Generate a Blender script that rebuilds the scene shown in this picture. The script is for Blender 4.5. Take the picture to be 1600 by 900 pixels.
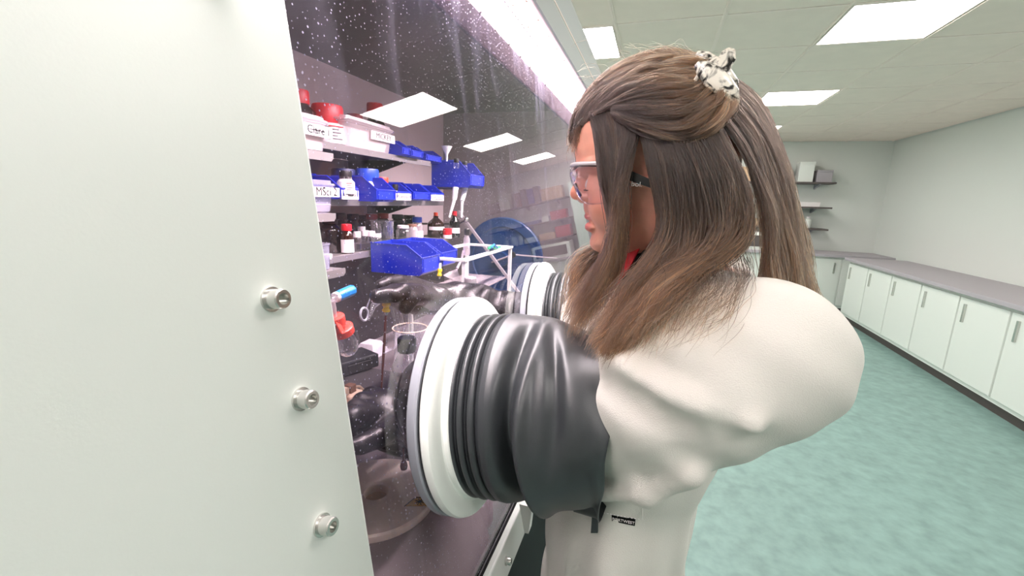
import bpy, bmesh, math, random
import numpy as np
from mathutils import Vector, Matrix
for _o in list(bpy.data.objects): bpy.data.objects.remove(_o)
S = bpy.context.scene
COL = S.collection
random.seed(7); RNG = np.random.default_rng(7)

# ------------------------------------------------------------------ camera, world, exposure
# All coordinates below are metres with the lens at the origin; the whole place is lifted by EYE at the end so the floor is z = 0.
EYE = 1.53
FPX = 680.0                                   # focal length in pixels of the 1600 x 900 frame
_yaw, _pitch, _roll = math.radians(-17.62), math.radians(-11.405), math.radians(1.897)
CF = Vector((math.sin(_yaw)*math.cos(_pitch), math.cos(_yaw)*math.cos(_pitch), math.sin(_pitch)))
_r0 = Vector((math.cos(_yaw), -math.sin(_yaw), 0)); _u0 = _r0.cross(CF)
CR = _r0*math.cos(_roll) + _u0*math.sin(_roll)
CU = _u0*math.cos(_roll) - _r0*math.sin(_roll)
cam_d = bpy.data.cameras.new('camera'); cam_d.sensor_width = 36; cam_d.lens = FPX/1600*36
cam_d.clip_start = 0.01
cam = bpy.data.objects.new('camera', cam_d); COL.objects.link(cam)
cam.matrix_world = Matrix(((CR.x, CU.x, -CF.x, 0), (CR.y, CU.y, -CF.y, 0), (CR.z, CU.z, -CF.z, 0), (0, 0, 0, 1)))
S.camera = cam
S.view_settings.view_transform = 'Standard'; S.view_settings.look = 'None'
S.view_settings.gamma = 1; S.view_settings.use_curve_mapping = False
S.view_settings.exposure = 0.32
W = bpy.data.worlds.new('world'); S.world = W; W.use_nodes = True
W.node_tree.nodes['Background'].inputs[0].default_value = (0.9, 0.95, 0.92, 1)
W.node_tree.nodes['Background'].inputs[1].default_value = 0.4
LAMP_WATTS = 27.0       # area light added at the strip, aimed inward to brighten the chamber
PANEL_EMIT = 18.0        # ceiling panels
STRIP_EMIT = 14.0        # lamp strip of the glovebox
S.cycles.max_bounces = 10; S.cycles.transparent_max_bounces = 24
S.cycles.sample_clamp_indirect = 10

# ------------------------------------------------------------------ measuring helpers
def ray(x, y): return CR*((x-800)/FPX) - CU*((y-450)/FPX) + CF
def PX(x, y, X): v = ray(x, y); return v*(X/v.x)
def PY(x, y, Y): v = ray(x, y); return v*(Y/v.y)
def PZ(x, y, Z): v = ray(x, y); return v*(Z/v.z)
def YX(px, X, Z):            # Y of the point (X, ?, Z) seen in column px
    a = (px-800)/FPX
    return (a*(X*CF.x+Z*CF.z) - (X*CR.x+Z*CR.z)) / (CR.y - a*CF.y)
def ZAT(py, X, Y):           # Z of the point (X, Y, ?) seen in row py
    a = (450-py)/FPX
    return (a*(X*CF.x+Y*CF.y) - (X*CU.x+Y*CU.y)) / (CU.z - a*CF.z)
def MPP(p): return Vector(p).dot(CF)/FPX      # metres per pixel at a point

# ------------------------------------------------------------------ materials
def lin(c):
    c = [v/255 for v in c]
    return tuple(v/12.92 if v <= 0.04045 else ((v+0.055)/1.055)**2.4 for v in c) + (1,)
MATS = {}
def mat(name, rgb, rough=0.5, metal=0.0, bump=0.0, bscale=200.0, var=0.0, vscale=8.0, spec=0.5, coat=0.0, emit=0.0, brushed=None, sss=0.0):
    m = bpy.data.materials.new(name); m.use_nodes = True; nt = m.node_tree
    b = nt.nodes['Principled BSDF']; c = lin(rgb)
    b.inputs['Base Color'].default_value = c; b.inputs['Roughness'].default_value = rough
    b.inputs['Metallic'].default_value = metal; b.inputs['Specular IOR Level'].default_value = spec
    b.inputs['Coat Weight'].default_value = coat
    if sss:
        b.inputs['Subsurface Weight'].default_value = sss; b.inputs['Subsurface Radius'].default_value = (0.006, 0.003, 0.002); b.inputs['Subsurface Scale'].default_value = 1.0
    if emit:
        b.inputs['Emission Color'].default_value = c; b.inputs['Emission Strength'].default_value = emit
    tc = nt.nodes.new('ShaderNodeTexCoord')
    if var:
        n = nt.nodes.new('ShaderNodeTexNoise'); n.inputs['Scale'].default_value = vscale; n.inputs['Detail'].default_value = 5
        nt.links.new(tc.outputs['Object'], n.inputs['Vector'])
        r = nt.nodes.new('ShaderNodeMapRange'); r.inputs['From Min'].default_value = 0.3; r.inputs['From Max'].default_value = 0.7
        r.inputs['To Min'].default_value = 1-var; r.inputs['To Max'].default_value = 1+var
        nt.links.new(n.outputs['Fac'], r.inputs['Value'])
        x = nt.nodes.new('ShaderNodeVectorMath'); x.operation = 'SCALE'; x.inputs[0].default_value = c[:3]
        nt.links.new(r.outputs['Result'], x.inputs['Scale']); nt.links.new(x.outputs['Vector'], b.inputs['Base Color'])
    if bump:
        n = nt.nodes.new('ShaderNodeTexNoise'); n.inputs['Scale'].default_value = bscale; n.inputs['Detail'].default_value = 3
        if brushed:
            mp = nt.nodes.new('ShaderNodeMapping'); mp.inputs['Scale'].default_value = brushed
            nt.links.new(tc.outputs['Object'], mp.inputs['Vector']); nt.links.new(mp.outputs['Vector'], n.inputs['Vector'])
        else: nt.links.new(tc.outputs['Object'], n.inputs['Vector'])
        bp = nt.nodes.new('ShaderNodeBump'); bp.inputs['Strength'].default_value = bump; bp.inputs['Distance'].default_value = 0.002
        nt.links.new(n.outputs['Fac'], bp.inputs['Height']); nt.links.new(bp.outputs['Normal'], b.inputs['Normal'])
    MATS[name] = m; return m
def clear(name, rgb, f0=0.05, body=0.0, rough=0.02, body_rgb=(235, 235, 240), power=4.0, edge=0.0):
    """see-through stuff: tinted transparent, mirror sheen growing toward grazing, optional milky body and a denser rim"""
    m = bpy.data.materials.new(name); m.use_nodes = True; nt = m.node_tree; nt.nodes.clear()
    out = nt.nodes.new('ShaderNodeOutputMaterial')
    lw = nt.nodes.new('ShaderNodeLayerWeight'); lw.inputs['Blend'].default_value = 0.5
    pw = nt.nodes.new('ShaderNodeMath'); pw.operation = 'POWER'; pw.inputs[1].default_value = power
    nt.links.new(lw.outputs['Facing'], pw.inputs[0])
    ma = nt.nodes.new('ShaderNodeMath'); ma.operation = 'MULTIPLY_ADD'; ma.inputs[1].default_value = 0.9-f0; ma.inputs[2].default_value = f0
    nt.links.new(pw.outputs[0], ma.inputs[0])
    tr = nt.nodes.new('ShaderNodeBsdfTransparent'); tr.inputs[0].default_value = lin(rgb)
    gl = nt.nodes.new('ShaderNodeBsdfGlossy'); gl.inputs['Roughness'].default_value = rough; gl.inputs['Color'].default_value = (1, 1, 1, 1)
    df = nt.nodes.new('ShaderNodeBsdfDiffuse'); df.inputs['Color'].default_value = lin(body_rgb)
    tl = nt.nodes.new('ShaderNodeBsdfTranslucent'); tl.inputs['Color'].default_value = lin(body_rgb)
    dm = nt.nodes.new('ShaderNodeMixShader'); dm.inputs[0].default_value = 0.4
    nt.links.new(df.outputs[0], dm.inputs[1]); nt.links.new(tl.outputs[0], dm.inputs[2])
    m1 = nt.nodes.new('ShaderNodeMixShader')
    eb = nt.nodes.new('ShaderNodeMath'); eb.operation = 'MULTIPLY_ADD'; eb.inputs[1].default_value = edge; eb.inputs[2].default_value = body
    nt.links.new(lw.outputs['Facing'], eb.inputs[0]); nt.links.new(eb.outputs[0], m1.inputs[0])
    nt.links.new(tr.outputs[0], m1.inputs[1]); nt.links.new(dm.outputs[0], m1.inputs[2])
    m2 = nt.nodes.new('ShaderNodeMixShader')
    nt.links.new(ma.outputs[0], m2.inputs[0]); nt.links.new(m1.outputs[0], m2.inputs[1]); nt.links.new(gl.outputs[0], m2.inputs[2])
    nt.links.new(m2.outputs[0], out.inputs[0]); MATS[name] = m; return m
def nodes_of(m): return m.node_tree, m.node_tree.nodes, m.node_tree.links

mat('powder_white', (216, 222, 216), 0.42, bump=0.025, bscale=500)
mat('hood_grey', (176, 182, 180), 0.5)
mat('hood_pink', (238, 214, 218), 0.45)
mat('steel', (150, 146, 146), 0.42, 0.55, bump=0.15, bscale=60, brushed=(1, 12, 1), var=0.06)
mat('steel_dark', (92, 88, 90), 0.32, 0.75, bump=0.12, bscale=60, brushed=(1, 10, 1), var=0.12)
mat('steel_light', (200, 186, 186), 0.5, 0.15, var=0.03)
mat('steel_floor', (150, 140, 144), 0.42, 0.2, var=0.08, vscale=5)
mat('chrome', (205, 205, 200), 0.25, 0.9)
mat('black_plate', (7, 7, 9), 0.7, spec=0.2)
mat('ceiling_tile', (250, 236, 224), 0.9, bump=0.2, bscale=300, var=0.02)
mat('ceiling_grid', (255, 240, 230), 0.6)
mat('panel_glow', (255, 248, 246), 0.5, emit=PANEL_EMIT)
mat('strip_glow', (255, 236, 240), 0.5, emit=STRIP_EMIT)
mat('wall_white', (225, 229, 224), 0.8, bump=0.05, bscale=150)
mat('wall_green', (200, 214, 206), 0.7)
mat('blue_paint', (48, 86, 140), 0.45)
mat('antechamber_blue', (16, 58, 108), 0.35, var=0.1)
mat('grey_flange', (152, 154, 162), 0.45)
mat('white_plastic', (232, 236, 230), 0.35)
mat('ptfe', (248, 234, 224), 0.5, var=0.05, vscale=25, sss=0.1)
mat('rubber', (50, 53, 56), 0.40, bump=0.06, bscale=900, var=0.12, vscale=30, spec=0.6)
mat('rubber_hand', (24, 22, 25), 0.36, bump=0.25, bscale=70, spec=0.6)
mat('gasket', (10, 10, 11), 0.6)
mat('bin_blue', (24, 44, 176), 0.36, spec=0.5)
mat('bin_blue_dark', (22, 34, 120), 0.4)
mat('cap_red', (200, 22, 38), 0.35)
mat('cap_darkred', (140, 22, 34), 0.4)
mat('cap_black', (18, 17, 19), 0.4)
mat('cap_blue', (30, 70, 190), 0.35)
mat('cap_navy', (24, 34, 84), 0.4)
mat('cap_orange', (226, 70, 40), 0.4)
mat('clip_red', (226, 72, 58), 0.4)
mat('cap_white', (232, 224, 226), 0.4)
mat('yellow', (242, 208, 36), 0.4)
mat('tap_blue', (38, 128, 200), 0.3)
mat('amber', (42, 20, 10), 0.12, spec=0.7, coat=0.5)
mat('black_glass', (14, 13, 14), 0.12, spec=0.7, coat=0.5)
mat('paper', (240, 234, 234), 0.7)
mat('ink', (25, 24, 28), 0.7)
mat('ink_grey', (110, 105, 110), 0.7)
mat('ink_red', (190, 40, 50), 0.7)
mat('beige', (214, 188, 166), 0.6, var=0.06, vscale=40)
mat('wood_brown', (120, 84, 66), 0.6)
mat('teal_floor', (130, 160, 153), 0.55, bump=0.1, bscale=40, var=0.16, vscale=14)
mat('device_black', (22, 23, 26), 0.5)
mat('grey_plastic', (176, 170, 176), 0.5)
mat('rust', (120, 72, 66), 0.35, 0.6, bump=0.5, bscale=900)
mat('red_drop', (84, 26, 26), 0.2)
mat('sticker_yellow', (222, 172, 78), 0.5)
mat('solid_white', (236, 226, 222), 0.8, bump=0.6, bscale=160, var=0.05, vscale=60)
mat('cardboard', (190, 160, 130), 0.8)
mat('shoe_black', (15, 15, 16), 0.5)
mat('carton_red', (176, 60, 66), 0.6)
mat('far_dark', (92, 84, 82), 0.7)
clear('glass', (250, 250, 252), 0.06, 0.02, power=2.0, edge=0.10)
clear('tub_plastic', (246, 240, 242), 0.05, 0.30, 0.12, (245, 236, 238), power=3.0, edge=0.25)
clear('tub_blue', (226, 228, 245), 0.05, 0.24, 0.12, (222, 222, 240), power=3.0, edge=0.25)
clear('lens', (244, 240, 246), 0.05, 0.03, power=3.0, edge=0.12, body_rgb=(245, 235, 245))

# ------------------------------------------------------------------ mesh building
class MB:
    def __init__(s): s.v = []; s.f = []; s.m = []
    def add(s, v, f, m=0):
        o = len(s.v); s.v += [tuple(p) for p in v]; s.f += [tuple(i+o for i in q) for q in f]; s.m += [m]*len(f); return s
    def box(s, lo, hi, m=0, bev=0.0):
        x0, y0, z0 = lo; x1, y1, z1 = hi
        return s.boxf(Vector(((x0+x1)/2, (y0+y1)/2, (z0+z1)/2)), Vector((1,0,0)), Vector((0,1,0)), Vector((0,0,1)), x1-x0, y1-y0, z1-z0, m, bev)
    def boxf(s, c, a, b, n, la, lb, ln, m=0, bev=0.0):
        """box centred at c with axes a, b, n; small chamfer on every edge if bev"""
        c = Vector(c); a = Vector(a).normalized(); b = Vector(b).normalized(); n = Vector(n).normalized()
        ha, hb, hn = la/2, lb/2, ln/2
        if bev <= 0:
            v = [c+a*ha*i+b*hb*j+n*hn*k for k in (-1,1) for j in (-1,1) for i in (-1,1)]
            return s.add(v, [(0,2,3,1),(4,5,7,6),(0,1,5,4),(2,6,7,3),(0,4,6,2),(1,3,7,5)], m)
        bm = bmesh.new(); bmesh.ops.create_cube(bm, size=1)
        for q in bm.verts: q.co = Vector((q.co.x*la, q.co.y*lb, q.co.z*ln))
        bmesh.ops.bevel(bm, geom=list(bm.edges), offset=min(bev, la*.45, lb*.45, ln*.45), segments=2, affect='EDGES', profile=0.5)
        bm.verts.index_update()
        v = [c+a*q.co.x+b*q.co.y+n*q.co.z for q in bm.verts]; f = [[q.index for q in g.verts] for g in bm.faces]
        bm.free(); return s.add(v, f, m)
    def tube(s, pts, r, seg=12, m=0, cap=True, up=None):
        pts = [Vector(p) for p in pts]; k = len(pts)
        rs = r if hasattr(r, '__len__') else [r]*k
        t0 = (pts[1]-pts[0]).normalized(); ref = Vector(up) if up else (Vector((0,0,1)) if abs(t0.z) < .9 else Vector((1,0,0)))
        nrm = (ref - t0*ref.dot(t0)).normalized(); v = []
        for i in range(k):
            t = (pts[min(i+1,k-1)]-pts[max(i-1,0)]).normalized()
            nrm = (nrm - t*nrm.dot(t)).normalized(); b = t.cross(nrm)
            for j in range(seg):
                a = 2*math.pi*j/seg; v.append(pts[i]+(nrm*math.cos(a)+b*math.sin(a))*rs[i])
        f = [(i*seg+j, i*seg+(j+1)%seg, (i+1)*seg+(j+1)%seg, (i+1)*seg+j) for i in range(k-1) for j in range(seg)]
        if cap: f += [tuple(range(seg))[::-1], tuple((k-1)*seg+j for j in range(seg))]
        return s.add(v, f, m)
    def lathe(s, prof, o=(0,0,0), ax=(0,0,1), seg=28, m=0, ref=None, sq=(1,1), cap=True):
        """prof: (radius, height) from bottom to top"""
        o = Vector(o); ax = Vector(ax).normalized()
        rf = Vector(ref) if ref else (Vector((1,0,0)) if abs(ax.x) < .8 else Vector((0,0,1)))
        a = (rf-ax*rf.dot(ax)).normalized(); b = ax.cross(a); v = []
        for r, h in prof:
            for j in range(seg):
                t = 2*math.pi*j/seg; v.append(o+ax*h+a*(r*sq[0]*math.cos(t))+b*(r*sq[1]*math.sin(t)))
        k = len(prof)
        f = [(i*seg+j, i*seg+(j+1)%seg, (i+1)*seg+(j+1)%seg, (i+1)*seg+j) for i in range(k-1) for j in range(seg)]
        if cap: f += [tuple(range(seg))[::-1], tuple((k-1)*seg+j for j in range(seg))]
        return s.add(v, f, m)
    def prism(s, poly, d, m=0):
        """poly: list of 3-D points (planar), extruded by vector d"""
        poly = [Vector(p) for p in poly]; d = Vector(d); k = len(poly)
        f = [tuple(range(k))[::-1], tuple(k+i for i in range(k))] + [(i, (i+1)%k, k+(i+1)%k, k+i) for i in range(k)]
        return s.add(poly+[p+d for p in poly], f, m)
    def loft(s, rings, m=0, cap=True, closed=True):
        k = len(rings[0]); v = [p for r in rings for p in r]; e = k if closed else k-1
        f = [(i*k+j, i*k+(j+1)%k, (i+1)*k+(j+1)%k, (i+1)*k+j) for i in range(len(rings)-1) for j in range(e)]
        if cap and closed: f += [tuple(range(k))[::-1], tuple((len(rings)-1)*k+j for j in range(k))]
        return s.add(v, f, m)
    def build(s, name, mats, parent=None, smooth=False, sharp=40):
        me = bpy.data.meshes.new(name); me.from_pydata(s.v, [], s.f); me.validate()
        mats = mats if isinstance(mats, (list, tuple)) else [mats]
        for q in mats: me.materials.append(MATS[q])
        if len(mats) > 1 and len(me.polygons) == len(s.m): me.polygons.foreach_set('material_index', s.m)
        bm = bmesh.new(); bm.from_mesh(me); bmesh.ops.recalc_face_normals(bm, faces=bm.faces); bm.to_mesh(me); bm.free()
        if smooth: me.shade_smooth(); me.set_sharp_from_angle(angle=math.radians(sharp))
        o = bpy.data.objects.new(name, me); COL.objects.link(o); attach(o, parent); return o
def attach(o, parent):
    if parent is not None:
        o.parent = parent; o.matrix_parent_inverse = WM(parent).inverted()
def WM(o): return o.matrix_basis.copy()     # every part is modelled in place
def tag(o, label=None, cat=None, group=None, kind=None):
    if label: o['label'] = label
    if cat: o['category'] = cat
    if group: o['group'] = group
    if kind: o['kind'] = kind
    return o
def thing(name, label, cat, loc, group=None, kind=None):
    o = bpy.data.objects.new(name, None); COL.objects.link(o); o.location = loc; o.empty_display_size = 0.02
    return tag(o, label, cat, group, kind)
def mesh_np(name, v, f, m, parent=None, smooth=True):
    me = bpy.data.meshes.new(name); me.from_pydata(v.tolist() if hasattr(v, 'tolist') else v, [], f.tolist() if hasattr(f, 'tolist') else f)
    me.materials.append(MATS[m])
    if smooth: me.shade_smooth()
    o = bpy.data.objects.new(name, me); COL.objects.link(o); attach(o, parent); return o
def text(body, size, o, xd, yd, m, parent=None, name='lettering', align='CENTER', ext=0.0002, sx=1.0):
    c = bpy.data.curves.new(name, 'FONT'); c.body = body; c.size = size; c.align_x = align; c.align_y = 'CENTER'; c.extrude = ext; c.resolution_u = 3
    c.materials.append(MATS[m])
    ob = bpy.data.objects.new(name, c); COL.objects.link(ob)
    xd = Vector(xd).normalized(); yd = Vector(yd); yd = (yd-xd*yd.dot(xd)).normalized(); z = xd.cross(yd); o = Vector(o)
    ob.matrix_basis = Matrix(((xd.x*sx, yd.x, z.x, o.x), (xd.y*sx, yd.y, z.y, o.y), (xd.z*sx, yd.z, z.z, o.z), (0, 0, 0, 1)))
    me = bpy.data.meshes.new_from_object(ob); me.name = name; mb = ob.matrix_basis.copy()
    bpy.data.objects.remove(ob); bpy.data.curves.remove(c)
    ob = bpy.data.objects.new(name, me); COL.objects.link(ob); ob.matrix_basis = mb
    attach(ob, parent); return ob

# ------------------------------------------------------------------ implicit surfaces (numpy surface nets)
def surface_nets(F, xs, ys, zs):
    ins = F < 0
    c = np.zeros(tuple(np.array(F.shape)-1), np.uint8)
    for i in (0,1):
        for j in (0,1):
            for k in (0,1):
                c += ins[i:F.shape[0]-1+i, j:F.shape[1]-1+j, k:F.shape[2]-1+k]
    act = (c > 0) & (c < 8); idx = np.argwhere(act); N = len(idx)
    vid = -np.ones(act.shape, np.int64); vid[act] = np.arange(N)
    P = np.zeros((N,3)); cnt = np.zeros(N)
    G = [xs, ys, zs]
    corners = [(i,j,k) for i in (0,1) for j in (0,1) for k in (0,1)]
    val = {q: F[idx[:,0]+q[0], idx[:,1]+q[1], idx[:,2]+q[2]] for q in corners}
    for a in corners:
        for ax in range(3):
            if a[ax]: continue
            b = list(a); b[ax] = 1; b = tuple(b)
            fa, fb = val[a], val[b]; cr = (fa < 0) != (fb < 0)
            if not cr.any(): continue
            t = np.where(cr, fa/np.where(cr, fa-fb, 1), 0)
            for d in range(3):
                ga = G[d][idx[:,d]+a[d]]; gb = G[d][idx[:,d]+b[d]]
                P[:,d] += np.where(cr, ga+(gb-ga)*t, 0)
            cnt += cr
    P /= cnt[:,None]
    faces = []
    for ax in range(3):
        o1, o2 = (ax+1)%3, (ax+2)%3
        sl0 = [slice(None)]*3; sl1 = [slice(None)]*3
        sl0[ax] = slice(0, F.shape[ax]-1); sl1[ax] = slice(1, F.shape[ax])
        A, B = ins[tuple(sl0)], ins[tuple(sl1)]
        e = np.argwhere(A != B)
        ok = (e[:,o1] > 0) & (e[:,o2] > 0) & (e[:,o1] < F.shape[o1]-1) & (e[:,o2] < F.shape[o2]-1)
        e = e[ok]
        def V(d1, d2):
            q = e.copy(); q[:,o1] -= d1; q[:,o2] -= d2; return vid[q[:,0], q[:,1], q[:,2]]
        quad = np.stack([V(1,1), V(0,1), V(0,0), V(1,0)], 1)
        fl = ~A[e[:,0], e[:,1], e[:,2]]
        quad[fl] = quad[fl][:, ::-1]
        faces.append(quad)
    return P, np.concatenate(faces)
def relax(P, f, it=2, w=0.5):
    for _ in range(it):
        s = np.zeros_like(P); n = np.zeros(len(P))
        for a, b in ((0,1),(1,2),(2,3),(3,0)):
            np.add.at(s, f[:,a], P[f[:,b]]); np.add.at(s, f[:,b], P[f[:,a]])
            np.add.at(n, f[:,a], 1); np.add.at(n, f[:,b], 1)
        P = P*(1-w) + w*s/np.maximum(n,1)[:,None]
    return P
def smin(a, b, k): h = np.clip(0.5+0.5*(b-a)/k, 0, 1); return b*(1-h)+a*h - k*h*(1-h)
def smax(a, b, k): return -smin(-a, -b, k)
class Grid:
    def __init__(s, xs, ys, zs):
        s.xs, s.ys, s.zs = [np.asarray(q, np.float32) for q in (xs, ys, zs)]
        s.X = s.xs[:,None,None]; s.Y = s.ys[None,:,None]; s.Z = s.zs[None,None,:]
    def ell(s, c, r, rot=None):
        x, y, z = s.X-c[0], s.Y-c[1], s.Z-c[2]
        if rot:      # rotation about Y by angle
            ca, sa = math.cos(rot), math.sin(rot); x, z = x*ca+z*sa, z*ca-x*sa
        k = np.sqrt((x/r[0])**2+(y/r[1])**2+(z/r[2])**2)
        return (k-1)*min(r)
    def cap(s, a, b, ra, rb=None, flat=None):
        """tapered capsule; flat=(axis vector, factor) squashes it along an axis"""
        rb = ra if rb is None else rb
        a = np.array(a, float); b = np.array(b, float); d = b-a; L = d@d+1e-12
        px, py, pz = s.X-a[0], s.Y-a[1], s.Z-a[2]
        t = np.clip((px*d[0]+py*d[1]+pz*d[2])/L, 0, 1)
        qx, qy, qz = px-t*d[0], py-t*d[1], pz-t*d[2]
        if flat is not None:
            n = np.array(flat[0], float); n /= np.linalg.norm(n); k = (qx*n[0]+qy*n[1]+qz*n[2])*(flat[1]-1)
            qx, qy, qz = qx+n[0]*k, qy+n[1]*k, qz+n[2]*k
        return np.sqrt(qx*qx+qy*qy+qz*qz) - (ra+(rb-ra)*t)
    def chain(s, pts, rs, k=0.006, flat=None):
        F = None
        for i in range(len(pts)-1):
            g = s.cap(pts[i], pts[i+1], rs[i], rs[i+1], flat); F = g if F is None else smin(F, g, k)
        return F
    def mesh(s, F, rel=2):
        P, f = surface_nets(np.broadcast_to(F, (len(s.xs), len(s.ys), len(s.zs))), s.xs, s.ys, s.zs)
        return relax(P, f, rel), f
def rng_axis(segs):
    """segs: list of (start, end, step)"""
    out = []
    for a, b, st in segs: out += list(np.arange(a, b-1e-9, st))
    out.append(segs[-1][1]); return np.array(out)
# ------------------------------------------------------------------ the room
FLOOR, CEIL = -EYE, 1.05
XW0, XW1, YW0, YW1 = -1.6, 3.3, -2.9, 8.2
tag(MB().box((XW0, YW0, FLOOR-.1), (XW1, YW1, FLOOR)).build('floor', 'teal_floor'), kind='structure')
tag(MB().box((XW0-.1, YW0-.1, FLOOR-.1), (XW0, YW1+.1, CEIL+.2)).build('wall_left', 'wall_white'), kind='structure')
tag(MB().box((XW1, YW0-.1, FLOOR-.1), (XW1+.1, YW1+.1, CEIL+.2)).build('wall_right', 'wall_white'), kind='structure')
tag(MB().box((XW0, YW1, FLOOR-.1), (XW1, YW1+.1, CEIL+.2)).build('wall_far', 'wall_white'), kind='structure')
tag(MB().box((XW0, YW0-.1, FLOOR-.1), (XW1, YW0, CEIL+.2)).build('wall_back', 'wall_white'), kind='structure')
TX, TY = 0.6, 0.625
X0g, Y0g = -0.33, 2.905
ceil = tag(MB().box((XW0, YW0, CEIL+.06), (XW1, YW1, CEIL+.16)).build('ceiling', 'ceiling_tile'), kind='structure')
lights = set((i, j) for i in (-1, 2) for j in (-6, -3, 0, 3, 6))
ni = range(-3, 7); nj = range(-10, 9)
def clampx(v): return min(max(v, XW0+.003), XW1-.003)
def clampy(v): return min(max(v, YW0+.003), YW1-.003)
for i in ni:
    for j in nj:
        x0, x1 = clampx(X0g+i*TX+.006), clampx(X0g+(i+1)*TX-.006); y0, y1 = clampy(Y0g+j*TY+.006), clampy(Y0g+(j+1)*TY-.006)
        if x1-x0 < .05 or y1-y0 < .05: continue
        if (i, j) in lights and x1-x0 > .5: continue
        MB().box((x0, y0, CEIL), (x1, y1, CEIL+.02)).build('ceiling_tile', 'ceiling_tile', ceil)
for i in ni:
    x = X0g+i*TX
    if XW0+.03 < x < XW1-.03:
        m = MB(); m.box((x-.011, YW0+.003, CEIL-.004), (x+.011, YW1-.003, CEIL-.0005)); m.box((x-.003, YW0+.003, CEIL-.007), (x+.003, YW1-.003, CEIL-.004))
        m.build('ceiling_bar', 'ceiling_grid', ceil)
for j in nj:
    y = Y0g+j*TY
    if YW0+.03 < y < YW1-.03:
        MB().box((XW0+.003, y-.008, CEIL-.003), (XW1-.003, y+.008, CEIL-.0003)).build('ceiling_bar', 'ceiling_grid', ceil)
lab = {(-1, 0): 'square ceiling light panel right beside the lamp hood, above the hair',
       (2, 0): 'nearest square ceiling light of the three mirrored in the window, farther from its hood',
       (-1, 3): 'square ceiling light hidden behind the lamp hood, second along its row', (-1, 6): 'square ceiling light hidden behind the lamp hood, last along its row',
       (-1, -3): 'square ceiling light right above the glovebox chamber', (-1, -6): 'square ceiling light above the near end of the glovebox',
       (2, -3): 'square ceiling light overhead, behind the back of the person', (2, -6): 'square ceiling light overhead, behind the camera',
       (2, 3): 'middle square ceiling light of the three mirrored in the window',
       (2, 6): 'farthest and smallest square ceiling light of the three mirrored in the window'}
for (i, j) in sorted(lights):
    x0, y0 = X0g+i*TX, Y0g+j*TY
    if x0+TX > XW1+.05 or y0 < YW0: continue
    t = thing('ceiling_light', lab.get((i, j), 'square ceiling light panel out of the picture over the room'), 'ceiling light', (x0+TX/2, y0+TY/2, CEIL), 'square ceiling lights')
    MB().box((x0+.02, y0+.02, CEIL-.001), (x0+TX-.02, y0+TY-.02, CEIL+.012)).build('diffuser', 'panel_glow', t)
    m = MB()
    for a, b in (((x0+.008, y0+.008), (x0+.02, y0+TY-.008)), ((x0+TX-.02, y0+.008), (x0+TX-.008, y0+TY-.008)), ((x0+.02, y0+.008), (x0+TX-.02, y0+.02)), ((x0+.02, y0+TY-.02), (x0+TX-.02, y0+TY-.008))):
        m.box((*a, CEIL-.004), (*b, CEIL+.012))
    m.build('light_frame', 'ceiling_grid', t)

# ------------------------------------------------------------------ glovebox
AL = math.radians(7.174); D = 0.26
N = Vector((math.cos(AL), 0, math.sin(AL))); U = Vector((-math.sin(AL), 0, math.cos(AL))); YV = Vector((0, 1, 0))
def WP(y, s, t=0.0): return YV*y + U*s - N*(D-t)             # point on the window plane: along, up, out
BX, BY0, BY1, BZ0, BZ1 = -1.0, -0.42, 1.98, -0.55, 0.391   # inside of the chamber
gb = thing('glovebox', 'white framed glovebox with a tilted clear window and steel chamber', 'glovebox', (-.45, .5, FLOOR))
def plate(name, lo, hi, m, par=gb): return MB().box(lo, hi).build(name, m, par)
plate('back_panel', (BX-.004, BY0, BZ0), (BX, BY1, BZ1), 'steel_light')
plate('end_panel', (BX, BY1, BZ0), (-.215, BY1+.004, BZ1), 'steel')
plate('side_panel', (BX, BY0-.004, BZ0), (-.215, BY0, BZ1), 'steel')
plate('chamber_floor', (BX, BY0, BZ0-.004), (-.207, BY1, BZ0), 'steel_floor')
plate('chamber_ceiling', (BX, BY0, BZ1), (-.312, BY1, BZ1+.004), 'steel_dark')
plate('back_splash', (BX, BY0, BZ0), (BX+.006, BY1, -.17), 'steel_dark')
# frame lying in the window plane
ST, SB = .414, -.519                                        # window top / bottom along U
def wbox(name, y0, y1, s0, s1, t0, t1, m, bev=.002):
    return MB().boxf((WP((y0+y1)/2, (s0+s1)/2, (t0+t1)/2)), YV, U, N, y1-y0, s1-s0, t1-t0, 0, bev).build(name, m, gb)
wbox('frame_post', BY0, .279, -.62, .445, -.012, .013, 'powder_white', .003)
wbox('frame_post', 1.945, 1.995, -.60, .42, -.012, .013, 'powder_white', .003)
wbox('header_rail', .279, 1.945, ST, .43, -.012, .002, 'powder_white', .002)
wbox('bottom_rail', .279, 1.945, -.572, -.5105, -.004, .014, 'powder_white', .003)
wbox('rail_lip', .279, 1.945, -.5105, -.5075, .0005, .004, 'black_plate', .0008)
# pane: see-through, mirror-like at a slant, dusty
pane = clear('pane', (250, 244, 248), 0.032, 0.0, 0.0, power=4.6)
nt, nd, lk = nodes_of(pane)
outn = [q for q in nd if q.type == 'OUTPUT_MATERIAL'][0]; base = outn.inputs[0].links[0].from_node
tc = nd.new('ShaderNodeTexCoord')
sxyz = nd.new('ShaderNodeSeparateXYZ'); lk.new(tc.outputs['Object'], sxyz.inputs[0]); cxy = nd.new('ShaderNodeCombineXYZ'); lk.new(sxyz.outputs['Y'], cxy.inputs['X']); lk.new(sxyz.outputs['Z'], cxy.inputs['Y'])
vo = nd.new('ShaderNodeTexVoronoi'); vo.voronoi_dimensions = '2D'; vo.inputs['Scale'].default_value = 150; lk.new(cxy.outputs[0], vo.inputs['Vector'])
wn = nd.new('ShaderNodeTexNoise'); wn.inputs['Scale'].default_value = 9; wn.inputs['Detail'].default_value = 3; lk.new(tc.outputs['Object'], wn.inputs['Vector'])
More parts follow.
